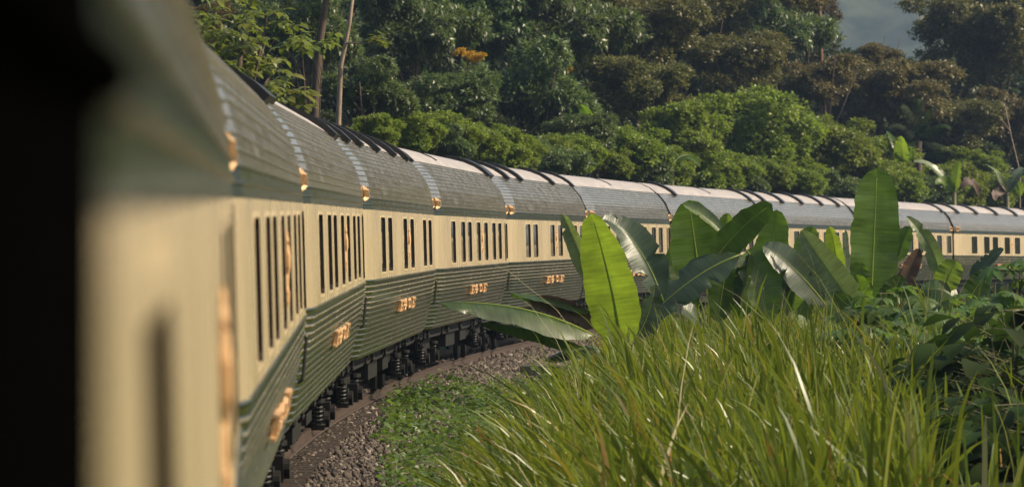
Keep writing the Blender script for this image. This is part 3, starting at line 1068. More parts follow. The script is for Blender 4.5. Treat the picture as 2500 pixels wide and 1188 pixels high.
B = [
    (1075, 335, 6, 100, 'bright bush with yellow-green leaves next to the carriage with the row of bars', .7),
    (960, 330, 10, 60, 'small bright bush at the edge of the forest shadow', .8),
    (1250, 385, 3, 90, 'pale bush with yellowed leaves close above the roof', .6),
    (1345, 375, 5, 75, 'small mid-green bush in front of the large glossy tree', .7),
    (1530, 370, 4, 120, 'wide bush hugging the roof below the olive brown tree', .7),
    (1680, 345, 6, 110, 'bush on the shaded flank of the biggest bright bush', .9),
    (1850, 330, 10, 150, 'biggest bright green bush, domed and sunlit', .85),
    (2010, 360, 8, 140, 'bright bush joined to the biggest one, nearer the fan palm', .75),
    (2150, 410, 6, 110, 'low bright bush behind the tip of the tallest banana leaf', .7),
    (1760, 420, 2, 95, 'dark-hollowed low bush right above the roof', .6),
    (1930, 435, 3, 90, 'low bush between the roof and the domed bright bush', .55),
    (2290, 450, 5, 95, 'low yellow-green bush in front of the far banana clump', .5),
    (2440, 465, 6, 95, 'low bush at the far end of the train', .45),
    (2380, 400, 16, 80, 'small bush under the brown open-crowned tree', .6),
]
for (px, py, ex, rp, lab, asp) in B:
    forest_tree(px, py, dd(px, ex), rp, 'bright', lab, 'bush', 'bright bushes along the far side of the train', asp, tr=.08)

for i, px in enumerate(range(930, 2560, 78)):
    ry = float(np.interp(px, [930, 1000, 1300, 1600, 1900, 2200, 2500], [345, 362, 412, 450, 470, 490, 505]))
    forest_tree(px + (i * 31) % 30, ry - 22 - (i * 17) % 26, dd(px, 1.5 + (i * 7) % 4), 62 + (i * 13) % 22, ('bright', 'bright', 'rubber')[i % 3],
                '%s roadside shrub showing just over the roof, %s %s' % (('yellow-green', 'leafy green', 'dark glossy')[i % 3], ('before', 'past')[(px > min(ANCH, key=lambda a: abs(a[0] - px))[0])], near(px)),
                'bush', 'shrubs showing over the train roofs', .75, tr=.05, limbs=3, name='roadside_shrub')
forest_tree(1140, 140, dd(1140, 24), 42, 'flower', 'small tree covered in yellow blossom against the dark forest', 'tree', None, .75, tr=.05)
forest_tree(1382, 172, dd(1382, 20), 14, 'flower', 'small yellow sprig in front of the large glossy tree', 'tree', None, 1.2, tr=.03, limbs=2)
forest_tree(725, 225, dd(725, -4), 62, 'sprig', 'sapling with a few broad yellowing leaves above the roof', 'sapling', None, 1, tr=.03, limbs=3)
forest_tree(665, 215, dd(665, -3), 55, 'sprig', 'sapling with drooping leaves right above the second carriage roof', 'sapling', None, 1, tr=.03, limbs=3)
forest_tree(790, 105, dd(790, -1), 45, 'sprig', 'sapling with olive leaves beside the dark leaning trunk', 'sapling', None, .8, tr=.03, limbs=3)
forest_tree(735, 95, dd(735, -2), 62, 'sprig', 'sapling with light broad leaves reaching beside the big-leaved tree', 'sapling', None, .8, tr=.03, limbs=3)


def stem(name, pts, rads, mat, label, extra=None):
    W = [at(*p) for p in pts]
    b = np.array([W[0][0], W[0][1], float(ground(W[0][0], W[0][1])[0])])
    root = empty(name, b)
    tag(root, label, 'tree')
    mb = MB()
    mb.tube([Vector((0, 0, -.2))] + [Vector(w - b) for w in W], [rads[0] * 1.2] + rads, 8)
    mb.build('trunk', M[mat], root, True)
    return root, b


r, b = stem('slender_tree', [(826, 300, 122), (832, 160, 122), (843, 110, 122), (853, 60, 122), (862, -10, 122)], [.075, .065, .055, .05, .04], 'barkpale',
            'pale slender tree stem with one side branch, lit against the dark forest')
mb = MB(); mb.tube([Vector(at(843, 105, 122) - b), Vector(at(880, 106, 121.8) - b), Vector(at(915, 104, 121.6) - b)], [.03, .022, .012], 6)
mb.tube([Vector(at(878, 106, 121.8) - b), Vector(at(900, 92, 121.6) - b)], [.018, .01], 6)
mb.build('branch', M['barkpale'], r)
o = link('crown', CR['sprig'][1], r); o.location = at(925, 92, 121.5) - b; o.scale = (.8, .8, .5)
r, b = stem('tall_trunk_tree', [(2012, 330, 264), (2006, 200, 264), (2003, 80, 264), (1998, -60, 264)], [.15, .13, .12, .10], 'barkred', 'tall bare reddish trunk rising past the rusty trees')
o = link('crown', CR['brown'][0], r); o.location = at(1960, -30, 252) - b; o.scale = (.6, .6, .4)
r, b = stem('bare_trunk_tree', [(768, 260, 128), (778, 120, 128), (790, 40, 128), (802, -40, 128)], [.13, .12, .10, .08], 'bark', 'dark leaning trunk in the shade, behind the pale stem')
o = link('crown', CR['rubber'][0], r); o.location = at(830, -80, 128) - b; o.scale = (.35, .35, .25)
r, b = stem('dead_stem_tree', [(2490, 420, 245), (2468, 330, 245), (2452, 250, 245)], [.045, .035, .02], 'barkpale', 'thin leaning dead stem above the far banana clump')
mb = MB(); mb.tube([Vector(at(2466, 320, 245) - b), Vector(at(2440, 285, 244) - b)], [.03, .012], 6); mb.build('branch', M['barkpale'], r)


# unseen trees added right of the view to give the coachwork green reflections
for i in range(13):
    px = 3300 + (i % 3) * 420 + i * 60; D = 90 + i * 16
    c = at(px, 470, D); gz = float(ground(c[0], c[1])[0])
    hgt = 3.2 + (i * 37 % 10) * .22
    r = empty('bushy_tree', (c[0], c[1], gz))
    tag(r, '%s unseen tree added for the coachwork to reflect' % ('bright green', 'glossy', 'olive')[i % 3], 'tree', 'unseen trees added for reflections')
    link('trunk', trunk_mesh(hgt, .14, 2.5, 700 + i, .3, 5, M['bark']), r)
    o = link('crown', CR[('bright', 'rubber', 'olive')[i % 3]][i % 2], r); o.location = (0, 0, hgt); s = 3.0 / RN[('bright', 'rubber', 'olive')[i % 3]]; o.scale = (s, s, s * .75)


# ------------------------------------------------------------------ banana plants
def banana_leaf(parent, org, base, ctrl, tip, width, nrm, mat, fold=.18, curl=0.0, seed=0, tear=0, rib=True, roundness=2.6):
    g = np.random.default_rng(seed)
    n, k = 30, 11
    t = np.linspace(0, 1, n)
    base, ctrl, tip = (np.asarray(p, float) for p in (base, ctrl, tip))
    mid = (1-t)[:, None]**2 * base + 2 * (t * (1-t))[:, None] * ctrl + (t**2)[:, None] * tip
    T_ = unit(np.gradient(mid, axis=0))
    side = unit(np.cross(T_, np.asarray(nrm, float)))
    nn = unit(np.cross(side, T_))
    w = np.where(t < .34, np.sin(np.pi / 2 * np.clip(t / .34, 0, 1)) ** .75, np.sqrt(np.clip(1 - ((t - .34) / .66) ** roundness, 0, 1)) * (1 - .12 * (t - .34)))
    w = np.maximum(w, .015) * width / 2
    V = np.zeros((n, k, 3)); U = np.zeros((n, k, 2))
    ph = g.random(4) * 6
    tears = {}
    for _ in range(tear + (1 if seed % 2 else 0)):
        tears[(int(g.integers(5, n - 4)), int(g.integers(0, 2)))] = g.uniform(.25, .75)
    for j, u in enumerate(np.linspace(-1, 1, k)):
        s = 0 if u < 0 else 1
        edge = 1 + (.025 * np.sin(t * 17 + 5 * t * t + ph[s]) + .018 * np.sin(t * 53 + 7 * t * t + ph[s+2]) + .012 * g.normal(size=n)) * abs(u)**3
        for (ti, ss), dep in tears.items():
            if ss == s and abs(u) > 1 - dep: edge[ti] *= 1 - (abs(u) - (1 - dep)) * 1.0
        rip = (.016 * np.sin(t * 13 + 4 * t * t + ph[s] + u) + .010 * np.sin(t * 37 + 9 * t * t + ph[s+2])) * abs(u)
        V[:, j] = mid + side * (u * w * edge)[:, None] + nn * (fold * abs(u) * w + curl * u * u * w + rip * width)[:, None]
        U[:, j, 0] = u * .5 + .5; U[:, j, 1] = t
    V = V.reshape(-1, 3) - org
    ii, jj = np.meshgrid(np.arange(k - 1), np.arange(n - 1)); b0 = (jj * k + ii).ravel()
    Q = np.stack([b0, b0 + 1, b0 + k + 1, b0 + k], 1)
    me = npmesh('leaf', V, Q, M[mat], True)
    uv = me.uv_layers.new(name='UVMap')
    uv.data.foreach_set('uv', U.reshape(-1, 2)[Q.ravel()].astype(np.float32).ravel())
    o = link('leaf', me, parent)
    if rib:
        mb = MB()
        mb.tube([Vector(p - org) for p in mid[::3]], list(np.linspace(.020, .004, len(mid[::3])) * (width / .9)), 6)
        mb.build('midrib', M['bstem'] if mat in ('ban_dead',) else M['midrib'], o, True)
    return o


def banana(x_px, D, leaves, label, stem_h=.9, group='banana plants beside the track', seed=0):
    c = at(x_px, 700, D)
    gz = float(ground(c[0], c[1])[0])
    org = np.array([c[0], c[1], gz])
    r = empty('banana_plant', org)
    tag(r, label, 'banana plant', group)
    mb = MB(); mb.tube([(0, 0, -.2), (.02, 0, stem_h * .5), (0, .02, stem_h)], [.13, .11, .08], 10); mb.build('stem', M['bstem'], r, True)
    for i, L in enumerate(leaves):
        (b, c_, t_, wpx, nrm, mat), kw = L[:6], (L[6] if len(L) > 6 else {})
        pb, pc, pt = (at(p[0], p[1], D + (p[2] if len(p) > 2 else 0)) for p in (b, c_, t_))
        banana_leaf(r, org, pb, pc, pt, wpx * D / 11000, nrm, mat, seed=seed * 50 + i, **kw)
    return r


CAMN = (0.05, -1, .08)
banana(1500, 77, [
    ((1520, 862), (1500, 700), (1443, 520, -.3), 150, (-.55, -.85, .15), 'ban_bright', dict(fold=.10, roundness=2.2)),
    ((1450, 700, .6), (1408, 600, .6), (1374, 522, .6), 46, (-.4, -.8, .3), 'ban_pale', dict(fold=.5)),
    ((1620, 735, .9), (1560, 560, 1.2), (1470, 535, 1.0), 95, (-.2, -.55, .8), 'ban_blue', dict(fold=.25, tear=4)),
    ((1450, 818, -.3), (1290, 728, -.8), (1076, 738, -1.6), 112, (-.5, -.4, .8), 'ban_dark', dict(fold=-.62, curl=-.1, tear=3)),
    ((1430, 850, -.2), (1310, 795, -.6), (1172, 786, -1.0), 72, (-.5, -.35, .8), 'ban_dark', dict(fold=-.6, curl=-.1, tear=2)),
    ((1445, 760, .2), (1360, 722, 0), (1246, 714, -.6), 64, (-.5, -.3, .8), 'ban_dark', dict(fold=-.6, tear=2)),
    ((1450, 800, .2), (1390, 750, 0), (1290, 735, -.4), 58, (.1, -.9, .3), 'ban_dead', dict(fold=-.3, curl=.5, tear=5)),
    ((1470, 850, .3), (1420, 840, 0), (1330, 880, -.2), 50, (.1, -.5, .85), 'ban_blue', dict(fold=.1, curl=-.5, tear=2)),
    ((1530, 850, .5), (1585, 800, .5), (1600, 690, .5), 70, (.4, -.6, .6), 'ban_blue', dict(fold=.3, tear=3)),
], 'banana plant with the tall bright yellow-green leaf and drooping bluish lower leaves', .5, seed=1)
banana(1710, 80, [
    ((1712, 705), (1698, 600), (1682, 488), 132, (.15, -.98, .05), 'ban_green', dict(fold=.12, roundness=2.8)),
    ((1668, 500, -.3), (1720, 520, -.4), (1768, 572, -.4), 38, (-.3, -.5, .8), 'ban_pale', dict(fold=.2, curl=.3, rib=False)),
    ((1735, 648, -.5), (1790, 560, -.6), (1885, 498, -.6), 92, (.55, -.75, -.1), 'ban_dark', dict(fold=.14, roundness=3)),
    ((1806, 622, -.8), (1690, 660, -1.0), (1566, 792, -1.2), 112, (-.1, -.62, .78), 'ban_blue', dict(fold=.1, tear=3, curl=-.15)),
    ((1860, 690, .5), (1890, 600, .5), (1896, 512, .5), 84, (.0, -1, .0), 'ban_green', dict(fold=.12)),
    ((1822, 610, -.4), (1868, 660, -.6), (1872, 790, -.6), 104, (.25, -.95, .2), 'ban_green', dict(fold=.15, tear=1)),
    ((1775, 640, .3), (1765, 700, .3), (1752, 785, .3), 78, (.2, -.95, .2), 'ban_dark', dict(fold=.2, tear=2)),
    ((1832, 618, -.5), (1815, 680, -.7), (1806, 750, -.7), 52, (-.5, -.6, .6), 'ban_blue', dict(fold=.25, tear=2)),
    ((1700, 760, .4), (1660, 700, .6), (1648, 610, .6), 60, (.2, -.95, .1), 'ban_dark', dict(fold=.2)),
    ((1770, 600, .8), (1772, 560, .9), (1776, 520, .9), 46, (-.3, -.9, .1), 'ban_bright', dict(fold=.2)),
    ((1650, 760, .8), (1640, 680, .9), (1655, 590, 1.0), 70, (-.3, -.9, .2), 'ban_green', dict(fold=.2)),
    ((1800, 780, .6), (1830, 690, .7), (1850, 600, .7), 80, (-.2, -.95, .1), 'ban_green', dict(fold=.2, tear=1)),
    ((1900, 770, .4), (1915, 700, .4), (1890, 640, .4), 60, (.1, -.95, .2), 'ban_dark', dict(fold=.2)),
    ((1720, 800, -.6), (1690, 760, -.9), (1620, 720, -1.0), 60, (-.2, -.6, .7), 'ban_blue', dict(fold=.15, tear=3)),
], 'banana plant with two dark leaves crossing and broad glossy leaf hanging', .5, seed=2)
banana(2020, 80, [
    ((2022, 752, -.4), (1940, 640, -.5), (1862, 600, -.5), 92, (-.35, -.6, .7), 'ban_blue', dict(fold=.14, tear=2)),
    ((2108, 776, -.7), (2040, 690, -.8), (1955, 562, -.6), 84, (-.5, -.7, .45), 'ban_pale', dict(fold=.16, tear=1)),
    ((1960, 690, .4), (1962, 610, .5), (1985, 552, .5), 66, (-.2, -.95, .2), 'ban_green', dict(fold=.25)),
    ((2050, 720, .5), (2046, 630, .6), (2026, 552, .6), 58, (-.6, -.8, .0), 'ban_bright', dict(fold=.2)),
    ((2066, 720, .7), (2060, 630, .7), (2064, 560, .7), 30, (.7, -.6, .3), 'ban_blue', dict(fold=.3, tear=2)),
    ((2070, 850, -1.0), (2060, 770, -1.1), (2030, 712, -1.2), 105, (.3, -.92, -.2), 'ban_dark', dict(fold=.25, roundness=2)),
    ((2030, 830, -.8), (1980, 800, -.9), (1930, 770, -1.0), 60, (.0, -.5, .8), 'ban_pale', dict(fold=.1, tear=4)),
    ((1960, 800, .3), (1940, 740, .3), (1900, 690, .3), 66, (.2, -.9, .3), 'ban_dark', dict(fold=.2)),
    ((1990, 770, .6), (1985, 690, .7), (2000, 610, .8), 70, (.15, -.95, .1), 'ban_green', dict(fold=.2)),
    ((1930, 760, .2), (1950, 700, .3), (1935, 640, .4), 64, (-.4, -.85, .2), 'ban_green', dict(fold=.25, tear=1)),
    ((2085, 800, -.2), (2110, 730, -.2), (2090, 670, -.2), 70, (-.2, -.95, .1), 'ban_green', dict(fold=.2)),
], 'banana plant with striped pale leaf leaning over a dark curled one', .5, seed=3)
banana(2130, 86, [
    ((2126, 745), (2134, 580), (2142, 410), 128, (.28, -.96, .0), 'ban_green', dict(fold=.10, roundness=4.2)),
    ((2110, 740, -.2), (2080, 690, -.3), (2105, 640, -.3), 72, (.1, -.98, .1), 'ban_green', dict(fold=.12)),
    ((2190, 720, .3), (2215, 660, .3), (2245, 606, .3), 48, (.4, -.85, .2), 'ban_dead', dict(fold=.4)),
    ((2296, 690, .2), (2290, 600, .2), (2212, 528, .0), 42, (-.4, -.6, .7), 'ban_pale', dict(fold=.3, tear=3)),
    ((2190, 640, .6), (2200, 590, .6), (2222, 552, .6), 46, (-.2, -.9, .2), 'ban_dark', dict(fold=.3)),
    ((2150, 760, -.3), (2180, 720, -.4), (2200, 670, -.4), 70, (.3, -.9, .2), 'ban_dark', dict(fold=.2)),
], 'banana plant with the tallest upright dark leaf and pale curled side leaf', .5, seed=4)
banana(2330, 84, [
    ((2300, 715, -.2), (2316, 670, -.2), (2336, 636, -.2), 74, (-.6, -.8, .0), 'ban_bright', dict(fold=.12, roundness=4)),
    ((2370, 690, .0), (2400, 640, .0), (2450, 606, .0), 44, (-.1, -.6, .75), 'ban_blue', dict(fold=.2, tear=2)),
    ((2340, 740, -.4), (2300, 690, -.4), (2250, 710, -.4), 66, (.2, -.8, .5), 'ban_dark', dict(fold=-.25)),
    ((2360, 740, -.1), (2390, 690, -.1), (2410, 660, -.1), 60, (.3, -.9, .2), 'ban_dark', dict(fold=.2)),
], 'low banana plant with short bright leaf, next to the leafy shrubs', .5, seed=5)


def far_banana(px, py, D, leaves, label, seed):
    c = at(px, py, D)
    gz = float(ground(c[0], c[1])[0]); org = np.array([c[0], c[1], gz])
    r = empty('banana_plant', org); tag(r, label, 'banana plant', 'banana plants behind the train')
    mb = MB(); mb.tube([(0, 0, -.2), (0, 0, c[2] - gz)], [.16, .10], 8); mb.build('stem', M['bstem'], r, True)
    for i, (dx, dy, bx, by, wpx, nrm, mat) in enumerate(leaves):
        p0 = at(px, py, D); p2 = at(px + dx, py + dy, D + (i % 3 - 1) * .8); p1 = at(px + bx, py + by, D)
        banana_leaf(r, org, p0, p1, p2, wpx * D / 11000, nrm, mat, seed=seed * 20 + i, fold=.2, tear=3)


far_banana(2330, 470, 232, [(-100, -75, -50, -80, 26, (0, -.6, .8), 'ban_pale'), (12, -75, 4, -40, 30, (-.5, -.8, .1), 'ban_bright'), (60, 10, 45, -60, 22, (.2, -.8, .5), 'ban_dead'), (-45, -20, -20, -40, 30, (-.3, -.9, .2), 'ban_bright')], 'far banana plant with long pale arching leaf above the roof', 11)
far_banana(2460, 470, 235, [(-52, -68, -20, -50, 18, (-.3, -.6, .7), 'ban_pale'), (-5, 30, -35, -70, 24, (.3, -.9, .3), 'ban_dead'), (40, -60, 20, -50, 26, (0, -.7, .7), 'ban_blue'), (-30, 20, -40, -10, 22, (.3, -.9, .3), 'ban_dead'), (30, 10, 30, -40, 26, (-.4, -.9, .3), 'ban_bright')], 'far banana plant with brown dead leaves hanging, at the end of the train', 12)
far_banana(2205, 400, 238, [(-4, -68, -4, -30, 38, (-.3, -.9, .2), 'ban_bright'), (18, -40, 14, -20, 24, (-.3, -.9, .2), 'ban_green'), (-40, -80, -20, -50, 20, (.3, -.7, .5), 'ban_green')], 'far banana plant with short rounded leaf before the fan palm', 13)
far_banana(1455, 345, 184, [(-40, -90, -10, -60, 34, (-.4, -.85, .3), 'ban_green'), (10, -30, 20, -30, 30, (-.3, -.6, .7), 'ban_bright')], 'far banana plant whose single long leaf stands out of the bushes', 14)
far_banana(1640, 418, 196, [(70, -10, 40, -60, 24, (0, -.5, .85), 'ban_bright'), (-10, -50, -5, -25, 26, (-.3, -.9, .3), 'ban_green'), (48, -38, 20, -40, 20, (0, -.6, .8), 'ban_pale')], 'far banana plant with leaves arching over the roof', 15)

# palm behind the train
c = at(2245, 345, 246); gz = float(ground(c[0], c[1])[0]); org = np.array([c[0], c[1], gz])
pr = empty('palm', org); tag(pr, 'dark feathery palm in the shade behind the far banana plants', 'palm')
mb = MB(); mb.tube([(0, 0, -.2), (0, 0, c[2] - gz)], [.2, .14], 8); mb.build('trunk', M['bark'], pr, True)
for i, (ax, az) in enumerate(((-75, -60), (-50, -110), (-5, -125), (40, -105), (75, -60), (85, 0), (-80, 0), (20, -60))):
    p0 = c - org; p2 = at(2245 + ax, 345 + az + 25, 246 + (i % 3 - 1) * .7) - org; p1 = at(2245 + ax * .6, 345 + az * 1.0, 246) - org
    v = []; f = []
    for s in range(26):
        t = .12 + .88 * s / 25
        m = (1-t)**2 * p0 + 2*t*(1-t) * p1 + t*t * p2
        tg = unit(2*(1-t)*(p1-p0) + 2*t*(p2-p1))
        sd_ = unit(np.cross(tg, np.array([0, -.5, 1.])))
        for q in (-1, 1):
            L = .75 * (1 - .6 * t)
            e = m + (sd_ * q * .75 + tg * .45 + np.array([0, 0, -.35])) * L
            wv = tg * .035
            n = len(v); v += [m - wv, m + wv, e]; f.append((n, n+1, n+2))
    link('frond', pydata('frond', v, f, M['shrubshade']), pr)


# ------------------------------------------------------------------ leafy plants on the right
def palmate_mesh(seed, nl=7, L=.36, w=.12):
    g = random.Random(seed)
    v = []; f = []
    for k in range(nl):
        a = -2.1 + 4.2 * k / (nl - 1) + g.uniform(-.12, .12)
        d = Vector((math.cos(a), math.sin(a), 0)); s = Vector((-math.sin(a), math.cos(a), 0))
        LL = L * (1 - .25 * abs(a) / 2.1) * g.uniform(.85, 1.1)
        n = len(v)
        dr = g.uniform(.35, .75)
        for (t, u) in ((0, .0), (.3, .75), (.6, 1.0), (.85, .55), (1.0, .0)):
            z = .06 * t - dr * LL * t * t
            for q in (-1, 0, 1):
                p = d * LL * t * (1 - .15 * t * dr) + s * (q * u * w / 2) + Vector((0, 0, z + (0.18 * u * w / 2 if q else 0)))
                v.append(p)
        for i in range(4):
            for j in range(2):
                f.append((n+i*3+j, n+(i+1)*3+j, n+(i+1)*3+j+1, n+i*3+j+1))
    me = pydata('leaf', v, f, M['shrub'], True)
    a = me.attributes.new("tint", 'FLOAT', 'FACE'); a.data.foreach_set('value', [g.random() for _ in me.polygons])
    return me


def ovate_mesh(seed, L=.34, w=.27, mat='shrubshade'):
    g = random.Random(seed)
    v = []; f = []
    for (t, u) in ((0, .25), (.12, .75), (.35, 1.0), (.6, .85), (.82, .45), (1, 0)):
        for q in (-1, -.5, 0, .5, 1):
            v.append((L * t - (.04 * abs(q) if t == 0 else 0), q * u * w / 2, .10 * abs(q) * u * w - .35 * L * t * t + g.uniform(-.006, .006)))
    for i in range(5):
        for j in range(4):
            f.append((i*5+j, (i+1)*5+j, (i+1)*5+j+1, i*5+j+1))
    me = pydata('leaf', v, f, M[mat], True)
    a = me.attributes.new("tint", 'FLOAT', 'FACE'); tv = g.random(); a.data.foreach_set('value', [tv for _ in me.polygons])
    return me


PAL = [palmate_mesh(i) for i in range(4)]
OVA = [ovate_mesh(i) for i in range(3)]


def leafy(name, px, ytop, D, n, meshes, spread, label, cat, group, seed, sc=1.0, tiers=1.0):
    g = random.Random(seed)
    c = at(px, ytop, D)
    gz = float(ground(c[0], c[1])[0]); H = c[2] - gz
    r = empty(name, (c[0], c[1], gz)); tag(r, label, cat, group)
    mb = MB()
    tips = []
    for k in range(3):
        a = g.uniform(0, 6.28)
        tip = Vector((math.cos(a) * spread * .35, math.sin(a) * spread * .35, H * g.uniform(.8, 1.0)))
        mb.tube([(0, 0, -.1), tip * .5 + Vector((0, 0, .05)), tip], [.022, .018, .01], 5); tips.append(tip)
    for k in range(n):
        a = g.uniform(0, 6.28); rr = spread * (g.random() ** .5)
        z = H * (1 - tiers * .75 * g.random()) - .25 * rr
        p = Vector((math.cos(a) * rr, math.sin(a) * rr, max(.15, z)))
        t = tips[k % 3]
        mb.tube([t * (p.z / t.z) * .8 if p.z < t.z else t, p], [.006, .005], 4, False)
        o = link('leaf', meshes[k % len(meshes)], r)
        o.location = p; s = sc * g.uniform(.75, 1.25); o.scale = (s, s, s)
        o.rotation_euler = (g.uniform(-.35, .35), g.uniform(-.1, .45), a + g.uniform(-.6, .6))
    mb.build('stem', M['bstem'], r)
    return r


for i, (px, yt, D, lab) in enumerate([
    (2180, 682, 71, 'leafy shrub with drooping fingered leaves directly in front of the tallest banana leaf'),
    (2260, 720, 69, 'fingered-leaf shrub below the brown dead banana leaf'),
    (2345, 725, 68, 'fingered-leaf shrub in front of the short bright banana leaf'),
    (2420, 690, 70, 'fingered-leaf shrub right of the short bright banana leaf'),
    (2490, 625, 72, 'tallest fingered-leaf shrub, covering the last carriage'),
    (2140, 770, 66, 'fingered-leaf shrub in front of the dark curled banana leaf'),
    (2225, 790, 64, 'low fingered-leaf shrub between the grass and the taller shrubs'),
    (2310, 800, 63, 'low fingered-leaf shrub beside the large dark-leaved one'),
    (2400, 770, 64, 'fingered-leaf shrub behind the large dark-leaved one'),
    (2480, 740, 66, 'fingered-leaf shrub under the tallest one at the far edge'),
]):
    leafy('fingered_leaf_shrub', px, yt, D, 46, PAL, .75, lab, 'shrub', 'shrubs with fingered leaves beside the grass', 300 + i, 1.0, .9)
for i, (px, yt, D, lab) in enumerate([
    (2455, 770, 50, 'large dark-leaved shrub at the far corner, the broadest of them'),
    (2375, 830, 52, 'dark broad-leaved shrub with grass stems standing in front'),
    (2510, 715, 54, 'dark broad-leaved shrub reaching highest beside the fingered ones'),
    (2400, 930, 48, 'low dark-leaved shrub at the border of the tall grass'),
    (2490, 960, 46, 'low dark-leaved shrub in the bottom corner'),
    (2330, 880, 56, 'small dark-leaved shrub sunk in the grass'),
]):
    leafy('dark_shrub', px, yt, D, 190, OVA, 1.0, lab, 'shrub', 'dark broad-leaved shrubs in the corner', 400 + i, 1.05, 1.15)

# ------------------------------------------------------------------ grass, ground cover, stones
def grass(nc, per):
    g = np.random.default_rng(5)
    cD = 37 + 62 * g.random(nc) ** 1.1
    cx_ = -1.8 + (5.2 + cD * .1136) * g.random(nc)
    rC = g.uniform(.06, .26, nc); hC = g.uniform(.5, 1.4, nc); tC = g.random(nc)
    rad = np.abs(g.normal(size=nc * per)); an = g.uniform(0, 2 * np.pi, nc * per)
    D = np.repeat(cD, per) + np.sin(an) * rad * np.repeat(rC, per)
    x = np.repeat(cx_, per) + np.cos(an) * rad * np.repeat(rC, per)
    d, zt = nearest(x, D)
    lim = np.interp(D, [45, 50, 66, 81, 95], [2.2, 2.25, 2.9, 3.3, 3.2]) + .25 * wob(x, D, .9, 4.0)
    edge = np.clip((d - lim) / .8, 0, 1)
    shade = (x > .093 * D) & (D < 62) & (x < .093 * D + 1.5)          # the shrubs in the corner crowd the grass out
    keep = (d > lim - .8) & (g.random(len(D)) < np.where(d > lim, .3 + .7 * edge, .05) * np.where(shade, .06, 1.0))
    x, D, d, an, rad = x[keep], D[keep], d[keep], an[keep], rad[keep]
    hc, tc = np.repeat(hC, per)[keep], np.repeat(tC, per)[keep]
    n = len(x)
    z = ground(x, D) - .03
    tall = np.clip((d - lim[keep]) / 1.8, 0, 1)
    h = (.34 + .68 * tall + .18 * wob(x, D, .7, 7.0) * tall) * hc * g.uniform(.5, 1.2, n) * np.where(g.random(n) < .06, 1.4, 1.0)
    h = np.maximum(h, .18)
    w = g.uniform(.016, .060, n) * np.clip(h / .7, .45, 1.1)
    stalk = g.random(n) < .012
    w = np.where(stalk, .012, w); h = np.where(stalk, h * 1.55 + .15, h)
    bend = g.uniform(.1, .9, n) * h * np.clip(rad, .3, 1.6)
    wind = np.clip(1.0 - (x - .5) / 3.5, .12, 1.0)
    az = an
    lean = np.stack([np.cos(az) * bend * .55 - wind * h * g.uniform(-.05, .62, n), np.sin(az) * bend * .55 - .1 * h, np.zeros(n)], 1)
    sa = g.uniform(0, 2 * np.pi, n)
    side = np.stack([np.cos(sa), np.sin(sa) * .6, np.zeros(n)], 1)
    base = np.stack([x, D, z], 1)
    lv = np.array([0, .3, .58, .82, 1.0]); wd = np.array([.75, 1.0, .85, .55, .04])
    droop = g.random(n) < .22
    V = np.zeros((n, 5, 2, 3))
    for i, t in enumerate(lv):
        up = t - np.where(droop, .55, .18) * t**3
        c = base + lean * (t**1.7)[..., None] if np.ndim(t) else base + lean * t**1.7
        c = c + np.stack([np.zeros(n), np.zeros(n), up * h], 1)
        V[:, i, 0] = c - side * (w * wd[i] / 2)[:, None]
        V[:, i, 1] = c + side * (w * wd[i] / 2)[:, None]
    V = V.reshape(-1, 3)
    q = np.array([[2*i, 2*i+1, 2*i+3, 2*i+2] for i in range(4)])
    Q = (np.arange(n)[:, None, None] * 10 + q[None]).reshape(-1, 4)
    clump = .5 + .5 * wob(x, D, 1.4, 2.0)
    tint = np.clip(.62 * g.random(n) + .24 * tc + .14 * clump, 0, 1)
    tint = np.where(g.random(n) < .09, g.uniform(.84, 1, n), tint * .84)
    tint = np.where(stalk, .90, tint)
    me = npmesh('grass', V, Q, M['grass'], True, np.repeat(tint, 4))
    tag(link('grass', me), 'tall green and straw-tipped grass covering the bank beside the track', kind='stuff')


grass(3700, 18)


def cover(n):
    g = np.random.default_rng(9)
    D = 46 + 60 * g.random(n * 8)
    x = -3.2 + 6.2 * g.random(len(D))
    d, zt = nearest(x, D)
    patch = wob(x, D, .55, .6) + .5 * wob(x, D, 1.7, 3.0)
    lim = np.interp(D, [50, 55, 62, 70, 78, 83, 90, 100], [1.9, 1.85, 1.6, 1.15, .85, 1.3, 2.3, 2.8]) - .25 * patch
    bare = (wob(x, D, 1.1, 9.0) > .45) & (d < lim + .9)
    keep = (d > lim) & (d < lim + 2.6) & ~bare
    x, D, d = x[keep][:n], D[keep][:n], d[keep][:n]
    n = len(x)
    z = np.maximum(ground(x, D), zt[keep][:n] + np.interp(d, [.8, 1.4, 2.0, 2.6, 3.2], [-.19, -.20, -.40, -.56, -.72])) + .02 + .26 * g.random(n) ** 1.5 * (1 + .9 * wob(x, D, 2.2, 1.0))
    P = np.stack([x, D, z], 1)
    az = g.uniform(0, 2 * np.pi, n)
    dr = unit(np.stack([np.cos(az), np.sin(az), g.normal(size=n) * .35], 1))
    nrm = np.array([0, -.15, 1.]) + g.normal(size=(n, 3)) * .4
    sd_ = unit(np.cross(dr, nrm)); s = g.uniform(.04, .12, (n, 1)) * np.where(g.random((n, 1)) < .1, 1.6, 1)
    V = np.stack([P, P + dr * s * .5 + sd_ * s * .36, P + dr * s, P + dr * s * .5 - sd_ * s * .36], 1).reshape(-1, 3)
    Q = np.arange(n * 4).reshape(-1, 4)
    tag(link('ground_cover', npmesh('ground_cover', V, Q, M['cover'], False, np.clip(.6 * g.random(n) + .4 * (.5 + .5 * wob(x, D, .8, 5)), 0, 1))),
        'creeping green leaves spreading over the edge of the ballast', kind='stuff')


cover(26000)


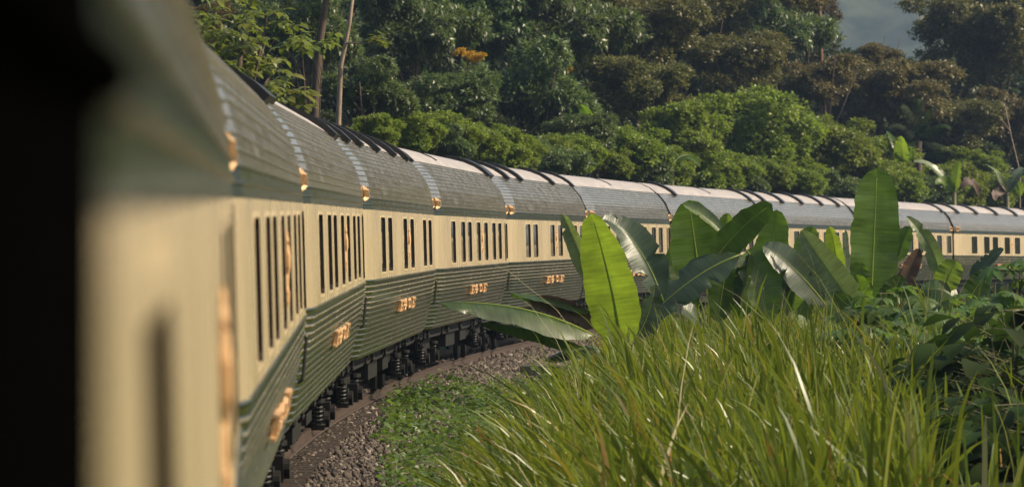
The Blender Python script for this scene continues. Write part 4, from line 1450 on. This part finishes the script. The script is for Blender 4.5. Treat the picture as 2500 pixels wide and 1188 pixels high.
def stones(n):
    g = np.random.default_rng(3)
    s0, s1 = 60, 175
    t = s0 + (s1 - s0) * g.random(n) ** 1.35
    o = g.uniform(.62, 3.1, n)
    o[: n // 8] = g.uniform(-.45, .45, n // 8)
    i = t.astype(int); fr = (t - i)[:, None]
    P = BED[i] * (1 - fr) + BED[i + 1] * fr + RGT[i] * o[:, None]
    P[:, 2] += np.interp(o, [-.8, .8, 1.5, 2.1, 2.6, 3.2], [-.19, -.19, -.22, -.43, -.56, -.70]) + g.uniform(-.01, .025, n)
    r = g.uniform(.022, .050, n) * np.clip(t / 90, .9, 1.5)
    octa = np.array([[1, 0, 0], [0, 1, 0], [-1, 0, 0], [0, -1, 0], [0, 0, 1], [0, 0, -1]], float)
    A = unit(g.normal(size=(n, 3))); B = unit(np.cross(A, g.normal(size=(n, 3)))); C = np.cross(A, B)
    R = np.stack([A, B, C], 1)
    K = octa[None] * g.uniform(.6, 1.3, (n, 6, 1)) * r[:, None, None] + g.normal(size=(n, 6, 3)) * r[:, None, None] * .18
    V = (P[:, None] + np.einsum('nki,nij->nkj', K, R)).reshape(-1, 3)
    tr = np.array([[0, 1, 4], [1, 2, 4], [2, 3, 4], [3, 0, 4], [1, 0, 5], [2, 1, 5], [3, 2, 5], [0, 3, 5]])
    Q = (np.arange(n)[:, None, None] * 6 + tr[None]).reshape(-1, 3)
    tag(link('gravel', npmesh('gravel', V, Q, M['gravel'], False, np.repeat(g.random(n), 8))), 'loose brown ballast stones along the rail', kind='stuff')


m, nt_, b_ = new_mat('gravel_stone')
a_ = N(nt_, "ShaderNodeAttribute"); a_.attribute_name = 'tint'
r_ = ramp(nt_, [(0, (.022, .016, .011)), (.5, (.060, .045, .033)), (.88, (.105, .082, .062)), (1, (.22, .185, .15))])
nt_.links.new(a_.outputs['Fac'], r_.inputs[0]); nt_.links.new(r_.outputs[0], b_.inputs['Base Color']); b_.inputs['Roughness'].default_value = .85
M['gravel'] = m
stones(48000)

# concrete block lying in the edge of the grass
c = at(1330, 905, 97); gz = float(ground(c[0], c[1])[0])
bl = MB()
bm_pts = [(-.55, -.2), (.52, -.24), (.60, -.1), (.58, .22), (-.5, .2)]
n = len(bm_pts)
top = [(x * .97 + random.uniform(-.02, .02), y * .95, .34 + random.uniform(-.015, .015)) for x, y in bm_pts]
bl.add([(x, y, -.25) for x, y in bm_pts] + [(x, y, .31) for x, y in bm_pts] + top,
       [tuple(range(n))[::-1]] + [(i, (i+1) % n, n+(i+1) % n, n+i) for i in range(n)] + [(n+i, n+(i+1) % n, 2*n+(i+1) % n, 2*n+i) for i in range(n)] + [tuple(range(2*n, 3*n))])
o = bl.build('concrete_block', M['concrete']); o.location = (c[0], c[1], gz + .18); o.rotation_euler = (0, 0, .06)
tag(o, 'mossy concrete block lying between the ballast and the grass', 'block')
c = at(1240, 1020, 59); gz = float(ground(c[0], c[1])[0])
o = MB().tube([(0, 0, -.1), (.01, 0, .25), (0, 0, .42)], [.02, .02, .018], 7).build('wooden_stake', M['wood'])
o.location = (c[0], c[1], gz); tag(o, 'short orange wooden stake standing in the low green cover', 'stake')
